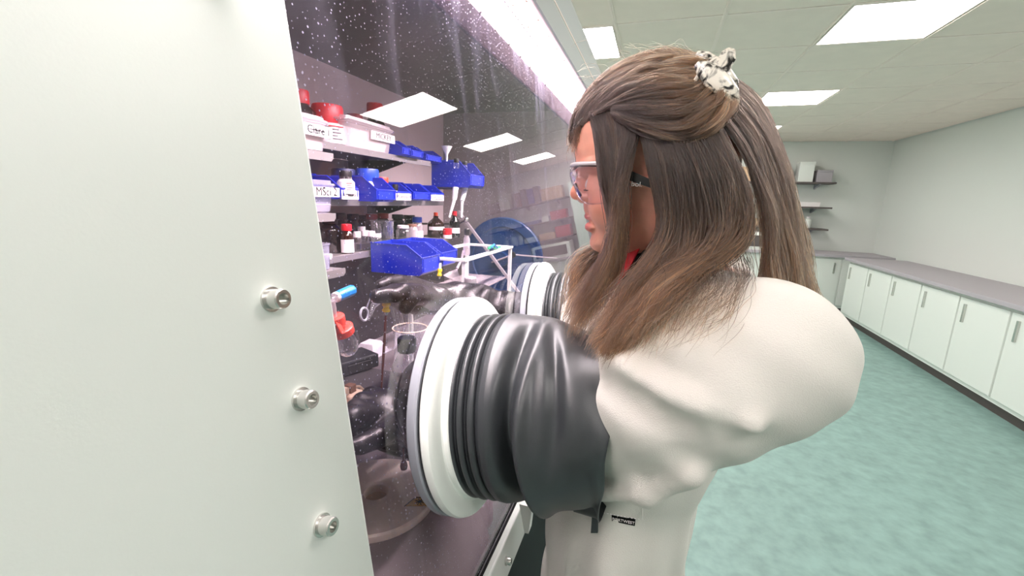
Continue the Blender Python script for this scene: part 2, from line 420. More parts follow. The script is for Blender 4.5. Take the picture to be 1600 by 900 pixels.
rad = nd.new('ShaderNodeMapRange'); rad.inputs['From Min'].default_value = .34; rad.inputs['From Max'].default_value = .66; rad.inputs['To Min'].default_value = 0.06; rad.inputs['To Max'].default_value = .17
lk.new(wn.outputs['Fac'], rad.inputs['Value'])
cs = nd.new('ShaderNodeSeparateColor'); lk.new(vo.outputs['Color'], cs.inputs[0])
ml = nd.new('ShaderNodeMath'); ml.operation = 'MULTIPLY'; lk.new(rad.outputs[0], ml.inputs[0]); lk.new(cs.outputs[0], ml.inputs[1])
lt = nd.new('ShaderNodeMath'); lt.operation = 'LESS_THAN'; lk.new(vo.outputs['Distance'], lt.inputs[0]); lk.new(ml.outputs[0], lt.inputs[1])
# wiped smears
mp = nd.new('ShaderNodeMapping'); mp.inputs['Rotation'].default_value = (.5, 0, .2); mp.inputs['Scale'].default_value = (5, 9, 2.2); lk.new(tc.outputs['Object'], mp.inputs['Vector'])
sn = nd.new('ShaderNodeTexNoise'); sn.inputs['Scale'].default_value = 1.6; sn.inputs['Detail'].default_value = 7; sn.inputs['Distortion'].default_value = 1.4; lk.new(mp.outputs[0], sn.inputs['Vector'])
sr = nd.new('ShaderNodeMapRange'); sr.inputs['From Min'].default_value = .50; sr.inputs['From Max'].default_value = .80; sr.inputs['To Min'].default_value = 0.012; sr.inputs['To Max'].default_value = .22
lk.new(sn.outputs['Fac'], sr.inputs['Value'])
mx = nd.new('ShaderNodeMath'); mx.operation = 'MULTIPLY_ADD'; mx.inputs[1].default_value = .8; lk.new(lt.outputs[0], mx.inputs[0]); lk.new(sr.outputs[0], mx.inputs[2]); mx.use_clamp = True
dd = nd.new('ShaderNodeBsdfDiffuse'); dd.inputs[0].default_value = lin((205, 200, 225)); dtl = nd.new('ShaderNodeBsdfTranslucent'); dtl.inputs[0].default_value = lin((205, 200, 225))
dmx = nd.new('ShaderNodeMixShader'); lk.new(dd.outputs[0], dmx.inputs[1]); lk.new(dtl.outputs[0], dmx.inputs[2])
fm = nd.new('ShaderNodeMixShader'); lk.new(mx.outputs[0], fm.inputs[0]); lk.new(base.outputs[0], fm.inputs[1]); lk.new(dmx.outputs[0], fm.inputs[2]); lk.new(fm.outputs[0], outn.inputs[0])
clear('pane_back', (250, 250, 250), 0.0, 0.0, 0.0, power=30)
m = MB()
q = [WP(.27, SB-.003, 0), WP(1.95, SB-.003, 0), WP(1.95, ST+.003, 0), WP(.27, ST+.003, 0)]; b = [p-N*.008 for p in q]
m.add(q, [(0,1,2,3)], 0); m.add(b, [(3,2,1,0)], 1)
pw_ = m.build('window_pane', ['pane', 'pane_back'], gb); 
# socket-head bolts: washer shank + head with hex recess
def bolt(p, ax, r=.0068, h=.011, par=gb):
    ax = Vector(ax).normalized(); m = MB()
    m.lathe([(r*1.25, 0), (r*1.25, .0015), (r, .0016), (r, h-.001), (r*.9, h), (r*.58, h), (r*.58, h-.005), (0.0001, h-.005)], p, ax, 24, 0)
    o = m.build('bolt', ['chrome', 'gasket'], par, True, 30)
    return o
for (x, y) in ((482, 624), (514, 822)):
    v = ray(x, y); k = (-D+.02)/v.dot(N); p = v*k; p = p-N*(p.dot(N)+D-.013); bolt(p, N)
for s in (-.04, .16): bolt(WP(.222, s, .013), N)
for yy in (.466, .572, .69, .82, .96, 1.1, 1.24, 1.38, 1.55, 1.72, 1.88): bolt(WP(yy, -.541, .014), N, .0058, .009)
# under-structure: dark cabinet and legs
under = thing('support_cabinet', 'black steel cabinet carrying the glovebox, below its bottom rail', 'cabinet', (-.45, .55, FLOOR))
MB().box((-.96, BY0, FLOOR+.06), (-.215, BY1, BZ0-.03)).build('body', 'black_plate', under)
MB().box((-.92, BY0+.03, FLOOR), (-.24, BY1-.03, FLOOR+.06)).build('plinth', 'black_plate', under)
for y0, y1 in ((-.40, .38), (.39, 1.17), (1.18, 1.96)):
    dr = MB().box((-.215, y0, FLOOR+.09), (-.201, y1, BZ0-.06), 0, .002).build('door', 'black_plate', under)
    MB().tube([(-.201, y1-.07, -.78), (-.183, y1-.07, -.78), (-.183, y1-.07, -.92), (-.201, y1-.07, -.92)], .004, 8).build('handle', 'chrome', dr, True)
plate('base_plate', (BX, BY0, BZ0-.03), (-.215, BY1, BZ0-.004), 'black_plate')
# white hook hanging under the rail
v = PY(821, 815, .62)
MB().prism([v+Vector((-.012, 0, .03)), v+Vector((.010, 0, .03)), v+Vector((.006, 0, -.022)), v+Vector((-.001, 0, -.022))], (0, .02, 0)).build('hook', 'white_plastic', gb)

# lamp hood above the window
hood = thing('lamp_hood', 'long grey lamp hood with glowing white strip along the window top', 'lamp', (-.26, .8, .34))
HY0, HY1 = -.42, 1.94
LZ = Vector((0, HY1-HY0, 0))
def strip(name, prof, mt): return MB().prism([(x, HY0, z) for x, z in prof], LZ).build(name, mt, hood)
strip('diffuser', [(-.308, .3795), (-.260, .3605), (-.258, .3645), (-.306, .3835)], 'strip_glow')
strip('outer_rim', [(-.260, .360), (-.2335, .334), (-.2300, .333), (-.2300, .362), (-.236, .362), (-.256, .366)], 'hood_pink')
strip('top_plate', [(-.306, .392), (-.236, .392), (-.236, .396), (-.306, .396)], 'hood_grey')
strip('side_plate', [(-.2300, .3325), (-.2250, .3325), (-.2250, .383), (-.2300, .383)], 'hood_grey')
strip('upper_rail', [(-.2300, .386), (-.2245, .386), (-.2245, .447), (-.40, .447), (-.40, .443), (-.2300, .443)], 'hood_grey')
strip('seam', [(-.2285, .383), (-.2240, .383), (-.2240, .386), (-.2285, .386)], 'ceiling_grid')
ld = bpy.data.lights.new('strip_fill', 'AREA'); ld.shape = 'RECTANGLE'; ld.size = .040; ld.size_y = 2.2; ld.energy = LAMP_WATTS; ld.color = (1, .90, .92); ld.spread = math.radians(110)  # fill added under the glowing diffuser, spread narrowed to brighten the chamber
lo_ = bpy.data.objects.new('strip_fill', ld); COL.objects.link(lo_)
zd = Vector((.42, 0, .91)).normalized(); yd_ = Vector((0, 1, 0)); xd_ = yd_.cross(zd)
lo_.matrix_basis = Matrix(((xd_.x, yd_.x, zd.x, -.284), (xd_.y, yd_.y, zd.y, .80), (xd_.z, yd_.z, zd.z, .362), (0, 0, 0, 1))); attach(lo_, hood)
for k in range(17):
    y = .50+k*.088
    MB().boxf((-.260, y, .3605), (1,0,-.4), (0,1,0), (.4,0,1), .008, .005, .004, 0, .0008).build('clip', 'wood_brown', hood)
for k in range(60):
    y = .60+k*.022+random.uniform(-.006, .006)
    MB().boxf((-.3045, y, .3775), (1,0,-.4), (0,1,0), (.4,0,1), .003, .004+random.random()*.006, .002).build('sealant_fleck', 'wood_brown', hood)

# antechamber door on the end panel, lifting arm across it
ac = MB(); cA = PY(787, 404, BY1); cA.y = BY1-.004
ad = ac.lathe([(.198, 0), (.198, .014), (.193, .019), (.155, .02), (.150, .014), (.035, .014), (.033, .04), (.0001, .04)], cA, (0,-1,0), 56).build('antechamber_door', 'antechamber_blue', gb, True, 30)
MB().lathe([(.013, 0), (.015, .004), (.015, .02), (.012, .024), (.0001, .024)], PY(802, 398, BY1-.045), (0,-1,0), 24).build('knob', 'cap_black', ad, True)
p0, p1 = PY(716, 330, BY1-.06), PY(832, 486, BY1-.06)
m = MB(); dv = (p1-p0); m.boxf((p0+p1)/2, dv, YV, dv.cross(YV), dv.length, .012, .014, 0, .002); m.build('lifting_arm', 'grey_plastic', ad)
p0, p1 = PY(768, 410, BY1-.05), PY(870, 404, BY1-.03)
MB().tube([p0, PY(802, 398, BY1-.05), p1], .004, 10).build('crossbar', 'grey_plastic', ad, True)

# ---- glove ports
PR = .1409
def port(y, s, label):
    c = WP(y, s, 0); t = thing('glove_port', label, 'glove port', c, 'round glove ports in the window')
    ref = U
    def L(prof, nm, mt, sharp=30): return MB().lathe(prof, c, N, 96, 0, ref, cap=False).build(nm, mt, t, True, sharp)
    L([(.100, -.008), (.112, -.008), (.112, .0005), (PR-.001, .0005), (PR, .002), (PR, .0105), (PR-.002, .012), (.100, .012), (.100, -.008)], 'flange', 'grey_flange')
    L([(.108, .0118), (PR-.006, .0118), (PR-.005, .0135), (PR-.006, .0155), (.108, .0155), (.108, .0118)], 'gasket', 'gasket')
    L([(.106, .0152), (PR-.003, .0152), (PR, .0180), (PR+.0005, .022), (PR-.001, .0265), (PR-.006, .0298), (.1205, .0312), (.1190, .0325), (.1185, .0375), (.1165, .039), (.106, .039), (.106, .0152)], 'ring', 'white_plastic')
    return t, c
port1, PC1 = port(.5086, -.2404, 'large white ringed glove port nearest the camera')
port2, PC2 = port(.9194, -.2437, 'smaller looking white ringed glove port farther along, beside the chin')
# ------------------------------------------------------------------ rubber gloves
def gauntlet(c, par, near):
    """rubber outside the port: ribbed cuff stretched on the ring, then the loose sleeve"""
    pr = [(.110, .034), (.1135, .035)]
    for k, (t0, t1, a) in enumerate(((.036, .0420, .1165), (.0434, .0460, .1155), (.0476, .0540, .1172), (.0556, .0582, .1158), (.0598, .0670, .1172)) if near else ((.036, .044, .1165), (.0460, .0500, .1155), (.0520, .0610, .1172), (.0630, .0670, .1158), (.0690, .0780, .1172), (.0800, .0900, .1160))):
        pr += [(.1120, t0-.0006), (a-.0014, t0), (a, t0+.0010), (a+.0006, (t0+t1)/2), (a, t1-.0010), (a-.0014, t1), (.1120, t1+.0006)]
    e_ = .0685 if near else .092
    pr += [(.114, e_), (.1165, e_+.004), (.1155, e_+.009), (.110, e_+.0095)]
    MB().lathe(pr, c, N, 96, 0, U, cap=False).build('cuff', 'rubber', par, True, 50)
    if not near:
        secs = [(.106, .1150, .1150, 0, 0), (.112, .116, .116, 0, 0), (.122, .110, .110, 0, 0), (.145, .100, .10, 0, -.01), (.18, .092, .09, .005, -.03)]
    else:
        secs = [(.069, .1140, .1140, 0, 0), (.074, .1180, .1180, 0, 0), (.080, .1185, .1185, 0, 0), (.088, .117, .117, 0, 0), (.097, .1155, .1165, 0, 0), (.108, .114, .1155, -.001, 0), (.120, .1125, .1145, -.002, 0), (.134, .111, .1135, -.003, 0), (.148, .109, .1125, -.004, 0),
                (.162, .107, .111, -.006, 0), (.176, .104, .109, -.008, -.002), (.190, .1005, .107, -.009, -.004), (.202, .097, .106, -.010, -.006), (.2125, .0945, .105, -.010, -.007)]
    K = 160; fine = []
    for i in range(len(secs)-1):
        n_ = 7 if near else 4
        for q in range(n_): fine.append([secs[i][j]+(secs[i+1][j]-secs[i][j])*q/n_ for j in range(5)])
    fine.append(list(secs[-1])); rings = []
    for t, ru, ry, du, dy in fine:
        ring = []
        for j in range(K):
            th = 2*math.pi*j/K; cu, sy = math.cos(th), math.sin(th)
            r = 0.0; tt = t
            if near:
                side = max(0, -sy)                            # 1 on the camera side
                low = 0.5-0.5*cu                              # 1 at the bottom
                w = side**1.2*(0.35+0.65*low)
                tc = .106+.006*math.sin(2.2*th+.4)
                r += -.040*w*math.exp(-((t-tc)/.0085)**2)                     # the deep tuck beside the cuff
                r += .012*side*(.4+.6*low)*math.exp(-((t-tc-.017)/.008)**2)               # roll of rubber after it
                r += .010*low**3*math.exp(-((t-.128)/.016)**2)
                tp = .134+.02*math.sin(th*1.5)
                r += -.008*side*max(0, cu+.5)*math.exp(-((t-tp)/.008)**2)     # dimple high on the side
                r += .0035*math.sin(3*th+60*t)*min(1, (t-.08)/.05 if t > .08 else 0)
                e = max(0, (t-.165)/.048)**1.6
                r += .026*e*math.exp(-((th-5.72)/.20)**2) - .010*e*math.exp(-((th-5.28)/.30)**2)   # pulled-out corner at the top
                r += .022*e*math.exp(-((th-3.62)/.26)**2)                    # corner at the bottom
                r += -.012*e*math.exp(-((th-4.5)/.5)**2)                     # flat side
                tt = t - .010*e*math.exp(-((th-4.6)/.7)**2) + .016*e*math.exp(-((th-5.72)/.35)**2) + .008*e*max(0, cu) - .024*e*math.exp(-((th-3.62)/.55)**2)
            else:
                r += .003*math.sin(5*th+40*t)
            ring.append(c+N*tt+U*((ru+r)*cu+du)+YV*((ry+r)*sy+dy))
        rings.append(ring)
    inner = []
    for sft, sc in ((.0008, .988), (-.004, .962), (-.03, .93)):
        lr = rings[-1]; ce = sum(lr, Vector())/K
        inner.append([ce+(p-ce)*sc+N*sft for p in lr])
    m = MB(); m.loft(rings+inner, cap=False); return m.build('sleeve', 'rubber', par, True, 60)
def hand_mesh(name, arms, fingers, palm, par, step=.0034):
    pts = [Vector(p) for a, r in arms for p in a]+[Vector(p) for a, r in fingers for p in a]
    lo = [min(p[i] for p in pts)-.075 for i in range(3)]; hi = [max(p[i] for p in pts)+.075 for i in range(3)]
    g = Grid(*[np.arange(lo[i], hi[i], step) for i in range(3)]); Fd = None
    for a, r in arms:
        q = g.chain(a, r, .02); Fd = q if Fd is None else smin(Fd, q, .02)
    # crumpled rubber on the forearm
    Fd = Fd + .0022*np.sin(g.X*95+g.Z*60)*np.sin(g.Y*70-g.Z*40) + .0012*np.sin(g.X*210-g.Y*120+g.Z*90)
    for c, r in palm: Fd = smin(Fd, g.ell(c, r), .016)
    for a, r in fingers: Fd = smin(Fd, g.chain(a, r, .004), .0045)
    v, f = g.mesh(Fd, 2); return mesh_np(name, v, f, 'rubber_hand', par)
glove1 = thing('rubber_glove', 'black rubber glove stretched over the large nearest port, sleeve bulging outwards', 'glove', PC1, 'black rubber gloves on the ports')
gauntlet(PC1, glove1, True)
glove2 = thing('rubber_glove', 'black rubber glove on the farther port, its hand pinching a long needle', 'glove', PC2, 'black rubber gloves on the ports')
gauntlet(PC2, glove2, False)
# near hand: loose fist behind the big ring
XH = -.40
def h1(x, y, dx=0.0): return PX(x, y, XH+dx)
knk = [h1(552, 652, .03), h1(556, 640, .01), h1(566, 628, -.012), h1(580, 618, -.03)]
fing = []
for i, k in enumerate(knk):
    a = h1(538+3*i, 672-6*i, .02-.014*i); b = h1(552+5*i, 696-7*i, .025-.014*i); e = h1(578+4*i, 694-8*i, .02-.014*i)
    fing.append(([h1(598, 648, .01-.01*i), k, a, b, e], [.017, .0155, .0135, .012, .011]))
fing.append(([h1(612, 668, .05), h1(590, 684, .062), h1(566, 694, .055), h1(548, 698, .045)], [.019, .015, .013, .0115]))
hand_mesh('hand', [([PC1+N*.045, PC1-N*.02, h1(668, 664, .03), h1(640, 664, .01), h1(612, 660)], [.085, .068, .060, .052, .048])], fing,
          [(h1(590, 651), (.050, .048, .046)), (h1(572, 668, .01), (.040, .040, .034))], glove1)
# far hand: index out, thumb and fingertips pinching
XG = -.43
def h2(x, y, dx=0.0): return PX(x, y, XG+dx)
fing = [([h2(668, 455), h2(646, 444), h2(622, 440), h2(606, 442), h2(595, 446)], [.020, .0145, .0128, .0118, .0105]),
        ([h2(668, 460, .01), h2(644, 455, .02), h2(616, 455, .03), h2(602, 461, .035), h2(589, 463, .03)], [.018, .0145, .0125, .0125, .0118]),
        ([h2(672, 466, .02), h2(652, 457, .035), h2(630, 454, .045), h2(617, 462, .045)], [.018, .014, .0125, .0125]),
        ([h2(678, 472, .03), h2(660, 464, .045), h2(642, 467, .055), h2(634, 480, .05)], [.018, .014, .013, .0125]),
        ([h2(676, 478, -.01), h2(650, 480, -.03), h2(625, 474, -.03), h2(606, 466, -.015)], [.020, .016, .0135, .0115])]
hand_mesh('hand', [([PC2+N*.04, PC2-N*.03+Vector((0, -.01, .01)), PX(745, 478, -.36), h2(712, 468, .02), h2(690, 465)], [.085, .062, .045, .036, .032])], fing,
          [(h2(676, 463, .01), (.040, .030, .026))], glove2)
# small grey tag edge standing out behind the sleeve mouth
v = PY(933, 812, .46)
MB().prism([PY(926, 792, .46), PY(935, 791, .46), PY(934, 833, .46), PY(923, 833, .46)], (0, .004, 0)).build('inner_lip', 'rubber', glove1)

# ------------------------------------------------------------------ the person
HY = .58
skin = mat('skin', (222, 160, 138), 0.5, bump=0.10, bscale=420, var=0.06, vscale=60, sss=0.18)
nt, nd, lk = nodes_of(skin)
bs = nd['Principled BSDF']; src = bs.inputs['Base Color'].links[0].from_socket
def mask(center, rad, rgb, amount, src):
    tcn = nd.new('ShaderNodeAttribute'); tcn.attribute_name = 'rest'; sb = nd.new('ShaderNodeVectorMath'); sb.operation = 'SUBTRACT'; sb.inputs[1].default_value = center
    lk.new(tcn.outputs['Vector'], sb.inputs[0])
    dv = nd.new('ShaderNodeVectorMath'); dv.operation = 'DIVIDE'; dv.inputs[1].default_value = rad; lk.new(sb.outputs[0], dv.inputs[0])
    ln = nd.new('ShaderNodeVectorMath'); ln.operation = 'LENGTH'; lk.new(dv.outputs[0], ln.inputs[0])
    mr = nd.new('ShaderNodeMapRange'); mr.inputs['From Min'].default_value = .65; mr.inputs['From Max'].default_value = 1.1; mr.inputs['To Min'].default_value = amount; mr.inputs['To Max'].default_value = 0
    lk.new(ln.outputs['Value'], mr.inputs['Value'])
    mxn = nd.new('ShaderNodeMix'); mxn.data_type = 'RGBA'; mxn.inputs['B'].default_value = lin(rgb)
    lk.new(mr.outputs[0], mxn.inputs['Factor']); lk.new(src, mxn.inputs['A']); lk.new(mxn.outputs['Result'], bs.inputs['Base Color']); return mxn.outputs['Result']
src = mask((-.083, HY, -.0175), (.012, .0205, .0052), (178, 84, 88), .85, src)
src = mask((-.081, HY, -.030), (.012, .0195, .0068), (186, 88, 92), .85, src)
src = mask((-.100, HY, .010), (.014, .016, .012), (214, 128, 110), .45, src)
src = mask((-.055, HY-.05, -.004), (.03, .03, .022), (216, 132, 116), .4, src)

person = thing('person', 'person in a white lab coat with long brown hair, arms in the rubber gloves', 'person', (.02, HY, FLOOR))
g = Grid(rng_axis([(-.52, -.118, .011), (-.118, .104, .0023), (.104, .24, .011)]),
         rng_axis([(.30, .488, .010), (.488, .672, .0024), (.672, 1.02, .010)]),
         rng_axis([(-1.54, -.085, .011), (-.085, .166, .0021)]))
zc = [-.072, -.066, -.060, -.052, -.041, -.030, -.018, -.001, .011, .031, .045, .061, .09, .12, .14, .150, .156]
xf = [-.030, -.050, -.064, -.0715, -.0735, -.0755, -.0785, -.0825, -.086, -.0930, -.1010, -.1040, -.0985, -.079, -.049, -.020, .012]
xb = [-.015, -.010, .000, .008, .016, .030, .045, .066, .076, .086, .089, .090, .087, .074, .052, .034, .016]
ww = [.010, .022, .034, .043, .051, .0555, .059, .0640, .0665, .070, .0715, .0725, .0710, .062, .046, .028, .006]
def ip(t): return np.interp(g.zs, zc, t)[None, None, :].astype(np.float32)
def sm(t):
    from numpy import convolve
    a = np.interp(np.linspace(-.08, .166, 247), zc, t); k = np.hanning(13); k /= k.sum(); a = np.convolve(np.pad(a, 6, 'edge'), k, 'valid')
    return np.interp(g.zs, np.linspace(-.08, .166, 247), a)[None, None, :].astype(np.float32)
f_, b_, w_ = sm(xf), sm(xb), sm(ww)
cx = f_+.58*(b_-f_); rx = np.where(g.X < cx, cx-f_, b_-cx)
yy = np.abs(g.Y-HY)
e = (((yy/w_)**2.25)+(np.abs(g.X-cx)/rx)**2.25)**(1/2.25)-1
Fh = e*np.minimum(w_, rx)*.9
Fh = np.maximum(Fh, np.maximum(g.Z-.156, -.074-g.Z))
def two(fn):                                   # mirrored pair of features
    a, b = fn(1), fn(-1); return np.minimum(a, b)
Fh = smax(Fh, -two(lambda s: g.ell((-.098, HY+s*.031, .0235), (.016, .0165, .0115))), .010)          # eye sockets
Fh = smin(Fh, two(lambda s: g.ell((-.0775, HY+s*.0305, .0215), (.0128, .0135, .0125))), .003)        # lids over the eyes
Fh = smin(Fh, two(lambda s: g.cap((-.0935, HY+s*.012, .0405), (-.0845, HY+s*.042, .0420), .0055, .005)), .010)   # brows
Fh = smin(Fh, two(lambda s: g.ell((-.062, HY+s*.040, -.004), (.022, .020, .020))), .022)              # cheeks
Fh = smin(Fh, g.cap((-.0915, HY, .036), (-.0975, HY, .016), .0054, .0072), .008)                      # bridge of the nose
Fh = smin(Fh, g.ell((-.0975, HY, .0100), (.0092, .0090, .0076)), .005)                                # tip
Fh = smin(Fh, two(lambda s: g.ell((-.0885, HY+s*.0105, .0050), (.0085, .0062, .0060))), .004)         # wings
Fh = smax(Fh, -two(lambda s: g.ell((-.0925, HY+s*.0052, -.0010), (.0040, .0026, .0036))), .002)       # nostrils
Fh = smin(Fh, g.ell((-.0800, HY, -.0165), (.0075, .0200, .0052)), .0035)                              # upper lip
Fh = smin(Fh, g.ell((-.0780, HY, -.0300), (.0078, .0180, .0062)), .0035)                              # lower lip
Fh = smax(Fh, -g.ell((-.0865, HY, -.0232), (.0045, .0215, .0012)), .0015)                             # the line between
Fh = smin(Fh, g.ell((-.0640, HY, -.0500), (.0135, .0165, .0115)), .010)                               # chin
Fh = smin(Fh, two(lambda s: g.ell((.002, HY+s*.0715, .010), (.017, .0075, .029), .2)), .006)          # ears
Fb = g.cap((.028, HY, .0), (.048, HY, -.13), .050, .054)                                              # neck
Fb = smin(Fb, g.cap((.055, HY-.13, -.155), (.055, HY+.13, -.155), .052), .05)
Fb = smin(Fb, g.chain([(.045, HY+.02, -.20), (-.010, HY+.032, -.42), (-.012, HY+.032, -.62)], [.068, .060, .066], .04, ((0,1,0), .72)), .04)
for s, foot in ((-1, .02), (1, .03)):
    Fb = smin(Fb, g.chain([(-.012, HY+.032+s*.06, -.64), (-.008, HY+.032+s*.075, -1.05), (.02, HY+.032+s*.08, -1.46), (-.09, HY+.032+s*.085, -1.50)], [.068, .050, .035, .028], .02), .03)
Fb = smin(Fb, g.chain([(.085, .455, -.15), (-.06, .495, -.235), tuple(PC1-N*.05), tuple(h1(640, 654)), tuple(h1(600, 652))], [.050, .042, .038, .028, .030], .02), .03)
Fb = smin(Fb, g.chain([(.07, .715, -.15), (-.09, .83, -.245), tuple(PC2-N*.05), tuple(h2(706, 467)), tuple(h2(678, 463))], [.050, .042, .038, .026, .024], .02), .03)
v, f = g.mesh(smin(Fh, Fb, .012), 1)
TURN = math.radians(13)
def turn_np(v):
    w = np.clip((v[:,2]+.15)/.085, 0, 1); w = w*w*(3-2*w)*TURN; c, s = np.cos(w), np.sin(w); q = v.copy()
    q[:,0] = c*v[:,0]-s*(v[:,1]-HY); q[:,1] = HY+s*v[:,0]+c*(v[:,1]-HY); return q
def turned(o):                                   # the head is turned a little towards the room
    me = o.data; a = np.empty(len(me.vertices)*3); me.vertices.foreach_get('co', a); M_ = np.array(o.matrix_basis); a = a.reshape(-1, 3)@M_[:3,:3].T+M_[:3,3]
    me.vertices.foreach_set('co', turn_np(a).ravel()); o.matrix_basis = Matrix(); me.update(); return o
v_rest = v; v = turn_np(v); body = mesh_np('body', v, f, 'skin', person)
at_ = body.data.attributes.new('rest', 'FLOAT_VECTOR', 'POINT'); at_.data.foreach_set('vector', v_rest.astype(np.float32).ravel())

# eyes, brows, lashes
mat('eye_white', (225, 215, 212), 0.2); mat('hair_brow', (74, 50, 42), 0.7)
for s in (-1, 1):
    eo = MB().lathe([(.0001, -.0115)]+[(.0115*math.sin(a), -.0115*math.cos(a)) for a in np.linspace(.15, 3.0, 14)]+[(.0001, .0115)], (-.0795, HY+s*.0305, .0205), (-1, 0, 0), 20).build('eye', 'eye_white', person, True)
    MB().lathe([(.0056, .0107), (.0050, .0116), (.0001, .0121)], (-.0765, HY+s*.0305, .0150), (-1, 0, -.55), 20).build('iris', 'hair_brow', eo, True)
    MB().tube([(-.0875, HY+s*.0195, .0165), (-.0915, HY+s*.028, .0145), (-.0898, HY+s*.036, .0140), (-.0840, HY+s*.0435, .0145)], [.0004, .0008, .0008, .0004], 8).build('eyelashes', 'hair_brow', person, True)
    MB().tube([(-.1020, HY+s*.011, .0415), (-.1000, HY+s*.022, .0440), (-.0945, HY+s*.034, .0450), (-.0840, HY+s*.046, .0415)], [.0018, .0026, .0022, .0008], 8).build('eyebrow', 'hair_brow', person, True)

for o in list(person.children):
    if o.name.split('.')[0] in ('eye', 'eyelashes', 'eyebrow'):
        turned(o); [turned(c) for c in o.children]
# ---- clothes
mat('coat', (222, 219, 212), 0.85, bump=0.35, bscale=900, var=0.015, vscale=30, sss=0.0)
mat('fleece', (20, 20, 26), 0.9, bump=0.5, bscale=500)
mat('trousers', (22, 23, 28), 0.9)
mat('lanyard', (190, 28, 34), 0.55)
gx = Grid(np.arange(-.255, .26, .0042), np.arange(.27, 1.02, .0042), rng_axis([(-1.02, -.55, .012), (-.55, .0, .0042)]))
TYC = .612
def coat_field(q, off):
    T = q.chain([(.045, TYC-.015, -.175), (.012, TYC, -.30), (-.014, TYC, -.44), (-.014, TYC, -.62), (-.014, TYC, -1.00)], [.100+off, .095+off, .094+off, .102+off, .125+off], .04, ((0,1,0), .70))
    T = smin(T, q.cap((.065, HY-.11, -.128), (.065, HY+.115, -.130), .060+off, .062+off), .04)
    return T
T = coat_field(gx, 0.0)
ang = np.arctan2(gx.Y-TYC, gx.X-.01)
low = np.clip((-.28-gx.Z)/.25, 0, 1)
T = T + low*(.0045*np.sin(ang*8+1.0+gx.Z*3)+.003*np.sin(ang*15+gx.Z*6+2))
# front opening with lapels
op = gx.chain([(-.045, HY+.015, -.045), (-.085, HY+.025, -.15), (-.125, HY+.03, -.30)], [.062, .050, .012], .02)
T = smax(T, -op, .008)
T = np.maximum(T, -gx.cap((.02, HY, -.02), (.045, HY, -.14), .070, .066))          # neck hole
slv = gx.chain([(.112, .462, -.142), (.058, .464, -.176), (.018, .478, -.212), (-.030, .500, -.250), (-.085, .506, -.264)], [.078, .077, .075, .064, .056], .03)
# folds on the near sleeve: ridges and valleys
def pl(pts, dy=.016): return [tuple(PY(x, y, Y+dy)) for x, y, Y in pts]
for pts, r in (([(968, 566, .425), (985, 578, .408), (1040, 602, .386), (1115, 640, .366), (1180, 668, .36)], .016), ([(935, 770, .435), (1010, 772, .412), (1085, 745, .387)], .016)):
    slv = smin(slv, gx.chain(pl(pts, .012), [r*.5]+[r*.75]*(len(pts)-2)+[r*.4], .01), .026)
for pts, r in (([(1010, 566, .378), (1080, 590, .352), (1150, 618, .335)], .010), ([(1150, 640, .335), (1120, 690, .340), (1085, 735, .352)], .013), ([(945, 600, .388), (1000, 632, .372), (1060, 668, .356)], .008)):
    slv = smax(slv, -gx.chain(pl(pts, .020), [r*.7]*len(pts), .01), .026)
slv = slv + .0012*np.sin(gx.X*70+gx.Z*110+gx.Y*40)
T = smin(T, slv, .010)
sl2 = gx.chain([(.08, .715, -.140), (-.03, .79, -.20), (-.13, .88, -.255)], [.078, .074, .072], .03) + .002*np.sin(gx.X*90+gx.Y*60)
T = smin(T, sl2, .03)
T = np.maximum(T, -1.0-gx.Z)
v, f = gx.mesh(T, 2); coat = mesh_np('lab_coat', v, f, 'coat', person)
# collar turned over round the neck, lapels down the front
def ribbon(name, path, w, th, m, par, smooth=True):
    """flat band: path of (point, width direction)"""
    rings = []
    for i, (p, d) in enumerate(path):
        p = Vector(p); d = Vector(d).normalized(); t = (Vector(path[min(i+1, len(path)-1)][0])-Vector(path[max(i-1, 0)][0])).normalized()
        n_ = t.cross(d).normalized(); ww_ = w[i] if hasattr(w, '__len__') else w
        rings.append([p-d*ww_/2-n_*th/2, p+d*ww_/2-n_*th/2, p+d*ww_/2+n_*th/2, p-d*ww_/2+n_*th/2])
    return MB().loft(rings).build(name, m, par, smooth, 35)
pa = []
for k in range(25):
    a = math.radians(-128+256*k/24)
    pa.append(((.040+.082*math.cos(a), HY+.078*math.sin(a), -.092-.022*(1-math.cos(a))), (-.5*math.cos(a), -.5*math.sin(a), .85)))
ribbon('collar', pa, .042, .004, 'coat', coat)
for s in (1, -1):
    pa = [((-.020, HY+s*.066, -.115), (-.4, s*-.35, .6)), ((-.052, HY+.012+s*.062, -.150), (-.35, s*.9, .1)), ((-.082, HY+.018+s*.054, -.20), (-.3, s*.95, .1)), ((-.105, HY+.022+s*.040, -.26), (-.3, s*.95, .1)), ((-.116, HY+.026+s*.020, -.32), (-.3, s, .1))]
    ribbon('lapel', pa, [.03, .046, .05, .034, .008], .004, 'coat', coat)
# pocket with stitched edge and woven tag
pk = [PY(930, 788, .480), PY(1003, 772, .480), PY(1003, 812, .480), PY(936, 801, .480)]
tg0, tg1, tg2, tg3 = PY(955.5, 804.5, .470), PY(993, 812, .470), PY(992, 822, .470), PY(956, 814.5, .470)
MB().add([tg0, tg1, tg2, tg3], [(0,1,2,3)]).add([p+Vector((0, .0015, 0)) for p in (tg0, tg1, tg2, tg3)], [(3,2,1,0)]).build('brand_tag', 'black_plate', coat)
cen = (tg0+tg1+tg2+tg3)/4
text('PORTWEST', .0050, cen+Vector((0, -.0012, 0)), tg1-tg0, tg0-tg3, 'paper', coat, sx=1.0)
